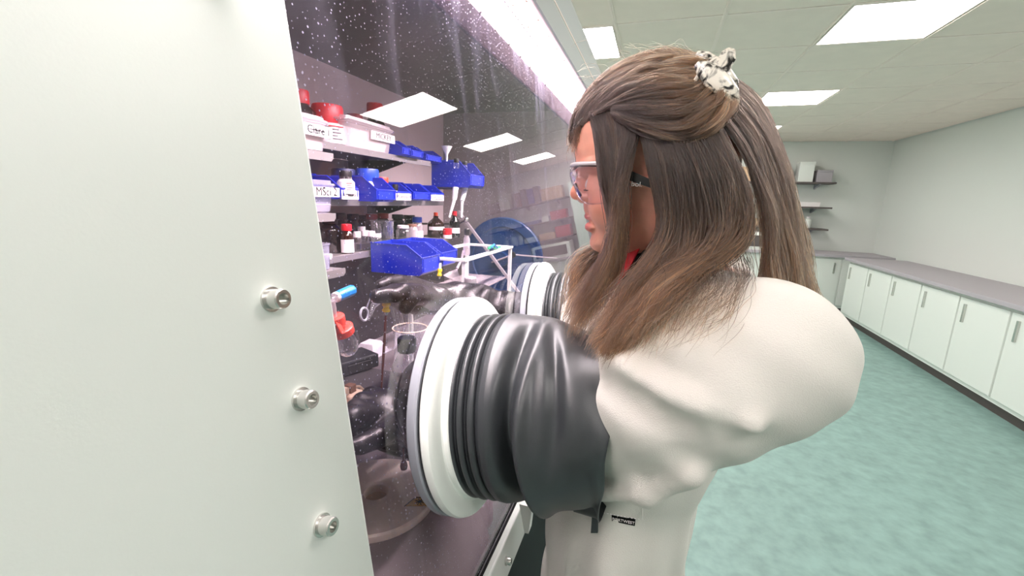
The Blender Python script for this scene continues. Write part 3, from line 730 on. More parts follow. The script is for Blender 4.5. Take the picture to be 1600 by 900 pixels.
# seam, stitches
MB().tube([PY(1003, 772, .470), PY(1004, 812, .470)], .0007, 6).build('pocket_seam', 'coat', coat)
for k in range(12):
    a = PY(937+k*5.4, 800.5+k*.95, .4690); b2 = PY(940+k*5.4, 801.0+k*.95, .4690); MB().tube([a, b2], .0006, 5).build('stitch', 'paper', coat)
# fleece underneath
gt = Grid(np.arange(-.14, .20, .006), np.arange(.38, .80, .006), np.arange(-.62, -.03, .006))
F2 = coat_field(gt, -.020); F2 = smin(F2, gt.cap((.022, HY, -.075), (.045, HY, -.15), .060, .068), .02)
F2 = np.maximum(F2, -gt.cap((.02, HY, -.02), (.03, HY, -.078), .052, .050)); F2 = F2 + .0012*np.sin(gt.Z*120+gt.Y*60)
v, f = gt.mesh(F2, 2); top = mesh_np('fleece_top', v, f, 'fleece', person)
zp = [PY(948.5, 424, .588), PY(948, 440, .586), PY(946, 456, .584), PY(942, 480, .58)]
MB().tube(zp, .0012, 6).build('zip', 'chrome', top, True)
for k in range(22):
    a = zp[0].lerp(zp[2], k/21) if k < 22 else zp[2]
    MB().boxf(a, (1,.3,0), (0,1,0), (0,0,1), .0042, .0012, .0011).build('zip_tooth', 'chrome', top)
MB().lathe([(.0018, -.004), (.0018, .004), (.0006, .005)], zp[0]+Vector((0, -.003, .002)), (0,0,1), 12).build('zip_pull', 'chrome', top)
lp = [PY(990, 392, .535), PY(976, 420, .53), PY(958, 446, .528), PY(938, 472, .53), PY(920, 496, .54)]
ribbon('lanyard', [(p, (.7, -.35, .35)) for p in lp], .016, .0015, 'lanyard', top)
# trousers and shoes
for s in (-1, 1):
    MB().loft([[Vector((c[0]+r*1.05*math.cos(a), HY+.032+s*c[1]*.87+r*math.sin(a), c[2])) for a in np.linspace(0, 2*math.pi, 20, endpoint=False)] for c, r in
               (((-.012, .085, -.66), .082), ((-.008, .088, -.85), .074), ((-.006, .09, -1.05), .070), ((.008, .09, -1.25), .062), ((.02, .09, -1.47), .060))]).build('trouser_leg', 'trousers', person, True)
    sh = MB(); c = Vector((-.035, HY+.032+s*.083, FLOOR))
    sh.loft([[Vector((c.x+x+.0, c.y+wd*math.sin(a), c.z+max(0, h*(.5-.5*math.cos(a))))) for a in np.linspace(0, 2*math.pi, 18, endpoint=False)] for x, wd, h in ((-.135, .018, .025), (-.12, .036, .045), (-.07, .046, .055), (0, .042, .085), (.06, .040, .095), (.10, .034, .08), (.112, .02, .05))])
    sh.build('shoe', 'shoe_black', person, True)

# ---- safety glasses
gl = thing('safety_glasses', 'clear wraparound safety glasses with dark temple arm worn on the face', 'glasses', (-.09, HY, .02))
mat('rim_white', (240, 235, 238), 0.2); mat('rim_black', (16, 15, 18), 0.3)
rows = []
for i in range(9):
    tz = i/8; rows.append([])
    for j in range(41):
        a = math.radians(-82+164*j/40)
        cutn = math.exp(-(math.degrees(a)/24)**2)
        zt = .0445-.004*(abs(a)/1.4)**2; zb = -.0040+.0285*cutn+.010*(abs(a)/1.4)**3
        z = zb+(zt-zb)*tz
        x = -.1030+.072*(1-math.cos(a))*.92-.004*math.sin(tz*math.pi)+.0035*(1-tz)
        rows[-1].append(Vector((x-.0035, HY+.071*math.sin(a), z)))
m = MB(); m.loft(rows, cap=False, closed=False); lens_o = m.build('lens', 'lens', gl, True)
MB().tube([p+Vector((-.0006, 0, .0005)) for p in rows[-1]], .0021, 8).build('brow_rim', 'rim_white', gl, True)
MB().tube([p+Vector((.0004, 0, -.0026)) for p in rows[-1]], .0007, 8).build('brow_seal', 'rim_black', gl, True)
MB().tube([p+Vector((0, 0, .0)) for p in rows[0]], .0008, 6).build('lower_edge', 'lens', gl, True)
for s, jj in ((-1, 0), (1, 40)):
    e0 = rows[-3][jj]; e1 = Vector((.012, HY+s*.0815, .0150)); e2 = Vector((.045, HY+s*.078, .004))
    pth = [(e0, (0, 0, 1)), (Vector((-.026, HY+s*.083, .0215)), (0, 0, 1)), (e1, (0, 0, 1)), (e2, (.1, 0, 1))]
    arm = ribbon('temple_arm', pth, [.011, .0085, .0078, .006], .0026, 'rim_black', gl)
    if s < 0: arm_near = arm
MB().tube([(-.1015, HY-.006, .022), (-.0985, HY-.010, .014), (-.094, HY-.013, .007)], .0022, 8).build('nose_pad', 'rim_black', gl, True)
MB().tube([(-.1015, HY+.006, .022), (-.0985, HY+.010, .014), (-.094, HY+.013, .007)], .0022, 8).build('nose_pad', 'rim_black', gl, True)
for o in list(gl.children):
    turned(o)
text('bol.', .0072, PY(995, 288, .4885), Vector((1, .22, -.05)), (0, 0, 1), 'paper', arm_near, sx=1.1)
# ------------------------------------------------------------------ hair
hm = bpy.data.materials.new('hair'); hm.use_nodes = True; MATS['hair'] = hm
nt, nd, lk = nodes_of(hm); nd.clear()
out = nd.new('ShaderNodeOutputMaterial'); hb = nd.new('ShaderNodeBsdfHairPrincipled'); hb.parametrization = 'COLOR'
hb.inputs['Roughness'].default_value = .42; hb.inputs['Radial Roughness'].default_value = .42; hb.inputs['Coat'].default_value = 0.0
ci = nd.new('ShaderNodeHairInfo'); sa = nd.new('ShaderNodeAttribute'); sa.attribute_name = 'shade'
def ramp(stops):
    r = nd.new('ShaderNodeValToRGB'); e = r.color_ramp.elements
    e[0].position, e[0].color = stops[0][0], lin(stops[0][1]); e[1].position, e[1].color = stops[-1][0], lin(stops[-1][1])
    for p, c in stops[1:-1]: q = e.new(p); q.color = lin(c)
    return r
r1 = ramp([(0, (32, 23, 20)), (.35, (40, 29, 23)), (.7, (70, 49, 35)), (1, (96, 67, 46))])
r2 = ramp([(0, (18, 13, 12)), (.4, (24, 17, 15)), (.8, (44, 30, 23)), (1, (66, 44, 31))])
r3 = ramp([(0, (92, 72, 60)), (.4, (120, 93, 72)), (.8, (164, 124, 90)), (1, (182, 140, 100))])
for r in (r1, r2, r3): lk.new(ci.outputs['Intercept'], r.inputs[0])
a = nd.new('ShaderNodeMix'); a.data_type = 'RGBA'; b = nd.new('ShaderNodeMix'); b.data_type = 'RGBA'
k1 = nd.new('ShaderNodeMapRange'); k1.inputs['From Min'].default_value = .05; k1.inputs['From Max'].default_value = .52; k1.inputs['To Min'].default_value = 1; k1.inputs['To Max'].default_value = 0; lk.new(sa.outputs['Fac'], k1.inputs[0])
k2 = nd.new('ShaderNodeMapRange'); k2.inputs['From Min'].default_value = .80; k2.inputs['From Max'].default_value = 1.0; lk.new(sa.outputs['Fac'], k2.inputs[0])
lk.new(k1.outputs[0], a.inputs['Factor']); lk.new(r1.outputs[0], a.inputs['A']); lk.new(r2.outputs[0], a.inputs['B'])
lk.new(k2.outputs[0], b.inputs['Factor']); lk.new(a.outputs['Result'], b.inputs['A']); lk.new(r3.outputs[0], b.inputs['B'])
lk.new(b.outputs['Result'], hb.inputs['Color']); lk.new(hb.outputs[0], out.inputs[0])
mat('hair_base', (40, 29, 25), 0.75, bump=0.6, bscale=260, brushed=(1, 1, .06), var=0.2, vscale=60)
KP = 22
def cat_rom(P, n):
    P = np.array(P, float); L = np.r_[0, np.cumsum(np.linalg.norm(np.diff(P, axis=0), axis=1))]; L /= L[-1]
    t = np.linspace(0, 1, n); o = np.zeros((n, P.shape[1])); E_ = np.vstack([2*P[0]-P[1], P, 2*P[-1]-P[-2]])
    for i, q in enumerate(t):
        k = min(max(np.searchsorted(L, q, 'right')-1, 0), len(P)-2); s = (q-L[k])/(L[k+1]-L[k]+1e-12)
        a, b, c, d = E_[k], E_[k+1], E_[k+2], E_[k+3]
        o[i] = .5*(2*b+(c-a)*s+(2*a-5*b+4*c-d)*s*s+(3*b-a-3*c+d)*s**3)
    return o
STRANDS = []; SHADE = []
def guides(gs): return np.array([cat_rom([tuple(PY(*p)) for p in g], KP) for g in gs])
def across(G, u):
    n = len(G); Q = np.vstack([[2*G[0]-G[1]], G, [2*G[-1]-G[-2]]]) if n > 1 else np.repeat(G, 4, 0)
    x = u*(n-1); k = np.clip(x.astype(int), 0, max(n-2, 0)); s = (x-k)[:, None, None]
    a, b, c, d = Q[k], Q[k+1], Q[k+2], Q[k+3]
    return .5*(2*b+(c-a)*s+(2*a-5*b+4*c-d)*s*s+(3*b-a-3*c+d)*s**3)
hair_root = MB()
UND = []
def sheet(gs, n, thick=.006, clumps=40, cl=.005, frizz=.0006, spread=.0015, tipspread=.006, rad=.00030, trim=.12, base=True, under=.002, start=0.0, tone=.0, baseto=1.0):
    G = guides(gs)
    u = RNG.random(n); S_ = across(G, u); tt = np.linspace(0, 1, KP)[None, :, None]
    cu = (np.arange(clumps)+RNG.random(clumps))/clumps; cid = np.argmin(np.abs(u[:, None]-cu[None]+RNG.normal(0, .6/clumps, (n, clumps))), 1)
    C_ = across(G, cu)[cid]
    pull = .55*tt**1.2; S_ = S_*(1-pull)+C_*pull                                 # strands gather into locks
    cn = np.stack([sum(RNG.normal(0, 1, (clumps, 1))*np.sin(np.linspace(0, 1, KP)[None]*w_+RNG.random((clumps, 1))*6.3) for w_ in (4, 8, 13)) for _ in range(3)], -1)*cl/2
    S_ = S_+cn[cid]*tt
    S_ = S_+RNG.normal(0, 1, (n, 1, 3))*(spread+(tipspread-spread)*tt**1.5)
    ph = RNG.random((n, 1, 3))*6.3; S_ = S_+frizz*np.sin(tt*RNG.uniform(8, 22, (n, 1, 1))+ph)
    dep = (RNG.random((n, 1))*.7+.3*RNG.random(clumps)[cid][:, None])*thick          # toward the lens side of the lock
    dist = np.linalg.norm(S_, axis=2, keepdims=True); S_ = S_*(1-dep[:, :, None]/dist)
    keep = 1-trim*RNG.random(n)
    for i in range(n):
        if keep[i] < .995 or start > 0:
            t0 = start*RNG.random(); q = np.linspace(t0, keep[i], KP); S_[i] = np.stack([np.interp(q, np.linspace(0, 1, KP), S_[i][:, c]) for c in range(3)], 1)
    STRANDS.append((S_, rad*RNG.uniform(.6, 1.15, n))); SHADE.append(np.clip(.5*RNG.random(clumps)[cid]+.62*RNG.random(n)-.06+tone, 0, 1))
    if base:
        uu = np.linspace(0, 1, (len(gs)-1)*8+1); Q = across(G, uu); kk = max(3, int(KP*baseto)); Q = Q[:, :kk]
        d = np.linalg.norm(Q, axis=2, keepdims=True); A = Q*(1+under/d); B = Q*(1+(under+.006)/d)
        na, nb = A.shape[:2]; v = [Vector(p) for p in A.reshape(-1, 3)]+[Vector(p) for p in B.reshape(-1, 3)]; o = na*nb
        f = []
        for i in range(na-1):
            for j in range(nb-1): f += [(i*nb+j, i*nb+j+1, (i+1)*nb+j+1, (i+1)*nb+j), (o+i*nb+j, o+(i+1)*nb+j, o+(i+1)*nb+j+1, o+i*nb+j+1)]
        for i in range(na-1): f += [(i*nb, (i+1)*nb, o+(i+1)*nb, o+i*nb), (i*nb+nb-1, o+i*nb+nb-1, o+(i+1)*nb+nb-1, (i+1)*nb+nb-1)]
        for j in range(nb-1): f += [(j, o+j, o+j+1, j+1), ((na-1)*nb+j, (na-1)*nb+j+1, o+(na-1)*nb+j+1, o+(na-1)*nb+j)]
        hair_root.add(v, f)
# crown: swept back from the hairline to the clip
sheet([[(893, 222, .565), (893, 196, .57), (905, 165, .58), (935, 128, .585), (975, 102, .585), (1020, 91, .585), (1065, 92, .585), (1112, 112, .58)],
       [(900, 205, .555), (910, 172, .56), (940, 140, .56), (985, 113, .555), (1030, 103, .552), (1075, 104, .552), (1114, 118, .56)],
       [(912, 192, .545), (930, 165, .542), (965, 137, .535), (1005, 124, .528), (1050, 118, .526), (1114, 124, .548)],
       [(928, 180, .532), (952, 162, .525), (985, 143, .515), (1025, 135, .508), (1070, 134, .508), (1116, 130, .54)],
       [(945, 172, .522), (970, 163, .514), (1005, 155, .503), (1045, 152, .499), (1085, 148, .503), (1118, 136, .535)]],
      5600, .008, 46, .0055, .0005, .0012, .002, trim=.05)
# far side of the crown, seen over the top
sheet([[(900, 200, .60), (915, 160, .61), (955, 118, .62), (1010, 96, .625), (1070, 97, .62), (1112, 116, .61)],
       [(895, 210, .58), (905, 168, .585), (940, 128, .59), (990, 99, .592), (1040, 91, .592), (1112, 112, .585)]], 1200, .003, 20, .002, trim=.05)
# rolled lock below the crown
sheet([[(958, 170, .517), (990, 162, .506), (1030, 160, .496), (1075, 158, .495), (1120, 140, .525)],
       [(958, 174, .514), (985, 176, .502), (1025, 182, .489), (1072, 180, .486), (1112, 160, .503), (1124, 142, .525)],
       [(960, 178, .512), (985, 190, .499), (1025, 202, .485), (1075, 204, .481), (1116, 180, .494), (1130, 146, .52)],
       [(962, 182, .511), (988, 200, .498), (1030, 216, .486), (1080, 220, .483), (1122, 200, .490), (1140, 152, .515)]],
      3800, .010, 30, .0055, .0005, .0012, .002, trim=.04)
# curtain falling in front of the cheek and on to the chest
sheet([[(922, 178, .538), (929, 205, .522), (935, 245, .508), (941, 290, .500), (950, 335, .496), (955, 372, .495), (946, 405, .497), (922, 440, .503), (898, 475, .507), (884, 512, .505)],
       [(935, 174, .530), (945, 210, .512), (951, 255, .500), (957, 300, .494), (962, 345, .490), (962, 385, .490), (948, 425, .492), (925, 462, .495), (904, 500, .497), (897, 530, .492)],
       [(955, 174, .520), (963, 215, .505), (968, 260, .495), (970, 300, .490), (972, 345, .486), (966, 390, .486), (952, 430, .487), (932, 470, .487), (915, 508, .487)],
       [(976, 178, .508), (978, 215, .497), (974, 255, .490), (969, 290, .487), (967, 335, .484), (963, 385, .483), (950, 425, .482), (938, 460, .480)],
       [(994, 188, .500), (993, 220, .491), (984, 255, .487), (975, 290, .485), (970, 330, .484), (963, 370, .483), (955, 400, .483)]],
      4200, .006, 40, .006, .0007, .001, .005, trim=.35, baseto=.55)
# side and back hair down over the near shoulder to the front
sheet([[(997, 198, .502), (1010, 228, .490), (1018, 262, .486), (1026, 300, .484), (1036, 345, .483), (1033, 385, .480), (1014, 422, .474), (985, 458, .464), (955, 498, .452), (925, 540, .440)],
       [(1012, 206, .494), (1026, 245, .484), (1036, 290, .481), (1045, 340, .480), (1040, 385, .476), (1020, 425, .468), (990, 468, .456), (962, 508, .444), (940, 552, .430)],
       [(1038, 216, .486), (1058, 260, .479), (1070, 310, .477), (1074, 355, .476), (1064, 395, .471), (1038, 432, .461), (1005, 470, .449), (978, 508, .437), (955, 550, .425)],
       [(1070, 220, .483), (1092, 268, .477), (1104, 320, .475), (1104, 365, .473), (1088, 402, .466), (1056, 436, .454), (1022, 472, .441), (995, 505, .43), (975, 540, .42)],
       [(1100, 212, .487), (1126, 265, .481), (1140, 322, .478), (1136, 362, .474), (1112, 394, .465), (1074, 424, .452), (1038, 456, .439), (1012, 488, .428), (994, 520, .418)],
       [(1122, 196, .495), (1152, 260, .488), (1170, 325, .484), (1162, 366, .478), (1136, 396, .465), (1096, 422, .450), (1058, 450, .436), (1032, 478, .424)]],
      8000, .010, 60, .007, .0009, .0012, .007, trim=.42, baseto=.52)
# hair down the back
sheet([[(1120, 180, .50), (1165, 240, .495), (1190, 320, .49), (1200, 400, .485), (1205, 480, .48), (1210, 560, .475)],
       [(1132, 130, .54), (1185, 190, .54), (1222, 280, .54), (1238, 380, .54), (1250, 480, .53), (1262, 580, .52)],
       [(1125, 110, .58), (1185, 160, .60), (1225, 260, .60), (1245, 370, .60), (1262, 470, .59), (1275, 570, .58)]],
      3200, .01, 40, .006, .0009, .0012, .006, trim=.25)
# far side locks resting on the coat, golden lamplight put into their lighter tone
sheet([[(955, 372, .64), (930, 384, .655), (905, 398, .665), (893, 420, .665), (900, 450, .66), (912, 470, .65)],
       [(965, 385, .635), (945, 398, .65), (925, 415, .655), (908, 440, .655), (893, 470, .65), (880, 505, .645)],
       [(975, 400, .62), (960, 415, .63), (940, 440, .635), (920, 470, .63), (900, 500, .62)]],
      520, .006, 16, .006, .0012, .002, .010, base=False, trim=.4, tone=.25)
# locks ending on the chest, and wisps spread on the coat
sheet([[(1000, 430, .468), (975, 470, .455), (945, 510, .442), (922, 545, .432)], [(1020, 440, .462), (990, 485, .447), (962, 525, .433), (943, 556, .424)], [(1040, 445, .455), (1005, 490, .44), (985, 525, .428), (962, 553, .42)]],
      1800, .006, 18, .004, .0008, .001, .004, base=False, trim=.2, rad=.0003)
sheet([[(1030, 405, .462), (1045, 440, .44), (1030, 475, .425), (1010, 505, .415), (985, 540, .405)], [(1085, 410, .462), (1095, 445, .435), (1072, 480, .413), (1045, 510, .402), (1020, 545, .395)], [(1135, 400, .468), (1140, 436, .44), (1115, 470, .412), (1085, 500, .395), (1055, 530, .382)],
       [(1165, 390, .475), (1172, 430, .45), (1150, 475, .415), (1115, 515, .39), (1080, 545, .372)]], 190, .004, 50, .008, .0006, .003, .010, base=False, trim=.3, rad=.00018)
# fringe hairs at the hairline and flyaways
sheet([[(905, 185, .56), (895, 200, .562), (892, 220, .563), (898, 245, .562)], [(920, 178, .54), (906, 198, .543), (901, 225, .545), (905, 250, .545)]], 160, .004, 14, .003, .0008, .001, .004, base=False, trim=.5, rad=.00026)
sheet([[(930, 150, .57), (915, 135, .57), (900, 140, .57), (880, 150, .565)], [(970, 110, .585), (950, 95, .585), (925, 95, .585), (905, 110, .58)], [(1040, 92, .585), (1010, 78, .585), (985, 80, .585), (960, 92, .585)], [(1095, 95, .58), (1075, 78, .58), (1045, 74, .58), (1015, 86, .58)]],
      34, .01, 34, .006, .0006, .004, .008, base=False, trim=.5, rad=.00011, tone=.4)
hair_o = hair_root.build('hair', 'hair_base', person, True, 180)
allS = np.concatenate([s for s, r in STRANDS]); allR = np.concatenate([r for s, r in STRANDS]); ns = len(allS)
hc = bpy.data.hair_curves.new('hair_strands'); hc.add_curves([KP]*ns)
hc.points.foreach_set('position', allS.astype(np.float32).ravel())
taper = np.concatenate([np.ones(KP-6), np.linspace(1, .35, 6)])
hc.points.foreach_set('radius', (allR[:, None]*taper[None]).astype(np.float32).ravel())
sat_ = hc.attributes.new('shade', 'FLOAT', 'CURVE'); sat_.data.foreach_set('value', np.concatenate(SHADE).astype(np.float32))
hc.materials.append(hm)
ho = bpy.data.objects.new('hair_strands', hc); COL.objects.link(ho); attach(ho, hair_o); tag(ho, kind='stuff')

# ---- claw clip
mb = mat('marble', (232, 226, 216), 0.25, coat=0.4)
nt, nd, lk = nodes_of(mb); tcn = nd.new('ShaderNodeTexCoord'); nz = nd.new('ShaderNodeTexNoise'); nz.inputs['Scale'].default_value = 85; nz.inputs['Detail'].default_value = 6; nz.inputs['Distortion'].default_value = 1.5; lk.new(tcn.outputs['Object'], nz.inputs[0])
rr = nd.new('ShaderNodeValToRGB'); rr.color_ramp.elements[0].position = .36; rr.color_ramp.elements[0].color = lin((28, 26, 26)); rr.color_ramp.elements[1].position = .52; rr.color_ramp.elements[1].color = lin((234, 228, 216)); lk.new(nz.outputs[0], rr.inputs[0]); lk.new(rr.outputs[0], nd['Principled BSDF'].inputs['Base Color'])
clipo = thing('hair_claw_clip', 'white and black marbled claw clip holding the hair up at the back', 'hair clip', PY(1122, 130, .54))
def claw(y0, y1, Y, name):
    # a curved jaw with teeth, and a finger lever above the hinge
    rings = []
    for k, (x, y, w_) in enumerate(((1088, 100, 5), (1098, 108, 12), (1112, 122, 16), (1128, 135, 15), (1144, 150, 11), (1152, 164, 5))):
        c = PY(x, y+y0, Y); t = Vector((.6, 0, -.6)).normalized(); w = w_*.00085
        rings.append([c+Vector((w*.5*math.cos(a), .0045*math.sin(a)-.006*math.sin(math.pi*k/5), w*.9*math.sin(a+.0) if False else w*math.cos(a)*.6)) + Vector((0, .0, 0)) for a in np.linspace(0, 2*math.pi, 14, endpoint=False)])
    jaw = MB().loft(rings).build(name, 'marble', clipo, True, 60)
    for k in range(5):
        p = PY(1096+k*12, 112+k*12+y0, Y); MB().tube([p, p+Vector((-.006, .006, -.010)), p+Vector((-.010, .016, -.014))], [.0028, .0022, .0008], 8).build('tooth', 'marble', jaw, True)
claw(0, 0, .507, 'jaw'); claw(-16, 0, .555, 'jaw')
for Y, off in ((.525, 0), (.56, -6)):
    pts_ = [(1112, 118), (1120, 100), (1128, 86), (1138, 80), (1148, 82), (1150, 92), (1142, 106), (1132, 122)]
    MB().prism([PY(x, y+off, Y) for x, y in pts_], (0, .004, 0)).build('lever', 'marble', clipo, True, 30)
MB().tube([PY(1122, 122, .50), PY(1122, 118, .575)], .0035, 12).build('hinge', 'chrome', clipo, True)
# ------------------------------------------------------------------ inside the chamber: shelves and racks
SH = ((.116, .68, 1.335, 'upper steel shelf holding tubs and red capped bottles'), (-.011, .70, 1.43, 'middle steel shelf holding the row of labelled blue bins'), (-.146, .72, 1.47, 'lower steel shelf holding amber bottles and vials'))
for z, y0, y1, lb in SH:
    t = thing('steel_shelf', lb, 'shelf', (-.86, (y0+y1)/2, z-.016), 'steel shelves on the back panel')
    MB().box((BX+.008, y0, z-.003), (-.722, y1, z), 0, .001).build('board', 'steel', t)
    MB().box((-.724, y0, z-.016), (-.720, y1, z), 0, .0008).build('front_lip', 'steel', t)
    for yb in (y0+.08, y1-.06):
        MB().prism([(BX+.001, yb, z-.003), (-.76, yb, z-.003), (BX+.001, yb, z-.08)], (0, .004, 0)).build('bracket', 'steel_dark', t)
TR = ((521, 246, 'small steel tray on the near rack under the uppermost clear tub'), (525, 339, 'small steel tray on the near rack under the middle clear tub'), (540, 424, 'lowest small steel tray on the near rack, with clear box'))
TRZ = []
for px, py, lb in TR:
    p = PX(px, py, -.58); z = p.z; TRZ.append(z+.007)
    t = thing('steel_tray', lb, 'tray', (-.64, p.y-.12, z-.008), 'small steel trays of the near rack')
    MB().box((-.70, p.y-.30, z+.004), (-.583, p.y-.004, z+.007), 0, .001).build('board', 'steel', t)
    MB().prism([(-.583, p.y-.30, z-.008), (-.583, p.y-.006, z-.008), (-.583, p.y, z-.002), (-.583, p.y, z+.007), (-.583, p.y-.30, z+.007)], (.003, 0, 0)).build('front_lip', 'steel', t)
    MB().box((-.72, p.y-.03, z-.03), (-.70, p.y-.010, z+.03)).build('hanger', 'steel_dark', t)
rk = thing('rack_upright', 'dark steel upright hanging from the chamber ceiling with the small near trays', 'rack', (-.72, PX(521, 246, -.58).y-.06, TRZ[2]-.03))
yu = PX(521, 246, -.58).y-.06
MB().box((-.73, yu-.012, TRZ[2]-.03), (-.72, yu+.012, BZ1-.004)).build('post', 'steel_dark', rk)
MB().box((-.78, yu-.05, BZ1-.004), (-.66, yu+.05, BZ1)).build('ceiling_foot', 'steel_dark', rk)

def XY(px, Y, Z):            # X of the point (?, Y, Z) seen in column px
    a = (px-800)/FPX
    return (a*(Y*CF.y+Z*CF.z)-(Y*CR.y+Z*CR.z))/(CR.x-a*CF.x)
def spot(px, X, Zb): return Vector((X, YX(px, X, Zb), Zb))
def bottle(name, label, px, X, Zb, ytop, wpx, body='amber', cap='cap_red', capw=.72, capf=.2, neck=.55, sh=.18, lab=None, cat='bottle', group=None, ridged=True, labtext=None, labcol='paper', seg=28):
    p = spot(px, X, Zb); k = MPP(p); r = wpx*k/2; H = max(.02, ZAT(ytop, p.x, p.y)-p.z); t = thing(name, label, cat, p, group)
    hc_ = H*capf; hb = H-hc_; rn = r*neck
    MB().lathe([(r*.9, 0), (r, .03*H), (r, hb*(1-sh)-.02*H), (r*.97, hb*(1-sh)), (rn*1.1, hb*.97), (rn, hb), (rn, hb+hc_*.3)], p, (0,0,1), seg).build('body', body, t, True, 50)
    rc = r*capw; m = MB(); c0 = p+Vector((0, 0, hb)); sg = 40
    prof = [(rc*.98, 0), (rc, hc_*.08), (rc, hc_*.86), (rc*.93, hc_)]
    if ridged:
        rings = []
        for rr_, hh in prof:
            rings.append([c0+Vector((rr_*(1-.035*(j % 2)*(1 if hh < hc_ else 0))*math.cos(2*math.pi*j/sg), rr_*(1-.035*(j % 2)*(1 if hh < hc_ else 0))*math.sin(2*math.pi*j/sg), hh)) for j in range(sg)])
        m.loft(rings)
    else: m.lathe(prof, c0, (0,0,1), 28)
    m.build('cap', cap, t, True, 35)
    if lab:
        l0, l1 = lab; a0, a1 = -1.5, 1.5; rows = []
        for hh in (hb*l0, hb*l1): rows.append([p+Vector((r*1.012*math.cos(a), r*1.012*math.sin(a), hh)) for a in np.linspace(a0-.5, a1-.2, 18)])
        m = MB(); m.loft(rows, cap=False, closed=False); lo = m.build('label', labcol, t, True)
        if labtext:
            n_ = Vector((math.cos(-.45), math.sin(-.45), 0)); xd = Vector((math.sin(.45), math.cos(.45), 0))
            for q, ln_ in enumerate(labtext): MB().boxf(p+n_*(r*1.02)+xd*(r*.5*(ln_-1)*.5)+Vector((0, 0, hb*(l1-(l1-l0)*(q+.7)/(len(labtext)+.4)))), xd, (0,0,1), n_, r*.85*ln_, hb*(l1-l0)*.07, .0006).build('printed_line', 'ink_red' if q == 0 else 'ink_grey', lo)
    return t
def bin_(label, pxl, pxr, Xf, Zb, ytop, depth, lip=.48, lab=None, group='blue stacking bins', name='storage_bin', y_of=None):
    y0, y1 = YX(pxl, Xf, Zb), YX(pxr, Xf, Zb); p = Vector((Xf, (y0+y1)/2, Zb)); H = ZAT(ytop, Xf-depth*.3, y0)-Zb; t = thing(name, label, 'storage bin', p, group)
    x0 = Xf-depth; th = .0022
    prof = [(x0, 0), (Xf-.010, 0), (Xf, .10*H), (Xf, lip*H), (Xf-depth*.30, H), (x0, H)]
    for ya in (y0, y1-th): MB().prism([(x, ya, Zb+z) for x, z in prof], (0, th, 0)).build('side_wall', 'bin_blue', t)
    MB().box((x0, y0+th, Zb), (Xf-.010, y1-th, Zb+th)).build('bottom', 'bin_blue', t)
    MB().box((x0, y0+th, Zb+th), (x0+th, y1-th, Zb+H)).build('back_wall', 'bin_blue', t)
    m = MB(); m.prism([(Xf-.010, y0+th, Zb), (Xf, y0+th, Zb+.10*H), (Xf, y0+th, Zb+lip*H), (Xf-th, y0+th, Zb+lip*H), (Xf-th, y0+th, Zb+.11*H), (Xf-.011, y0+th, Zb+th)], (0, y1-y0-2*th, 0)); fr = m.build('front_lip', 'bin_blue', t)
    rim = [(x0, y0, Zb+H), (Xf-depth*.30, y0, Zb+H), (Xf, y0, Zb+lip*H), (Xf, y1, Zb+lip*H), (Xf-depth*.30, y1, Zb+H), (x0, y1, Zb+H)]
    MB().tube(rim, .0022, 6).build('rim', 'bin_blue', t)
    MB().box((Xf, y0+.004, Zb+.14*H), (Xf+.0025, y0+.007, Zb+lip*.92*H)).build('label_holder', 'bin_blue', t)
    MB().box((Xf, y1-.007, Zb+.14*H), (Xf+.0025, y1-.004, Zb+lip*.92*H)).build('label_holder', 'bin_blue', t)
    if lab:
        lo = MB().box((Xf+.0005, y0+.001, Zb+.01*H), (Xf+.0020, y1-.001, Zb+lip*.86*H)).build('label', 'paper', fr)
        text(lab, (y1-y0)*(.30 if len(lab) > 6 else .36)*.72, (Xf+.0024, (y0+y1)/2, Zb+lip*.43*H), (0,1,0), (0,0,1), 'ink', lo)
    return t
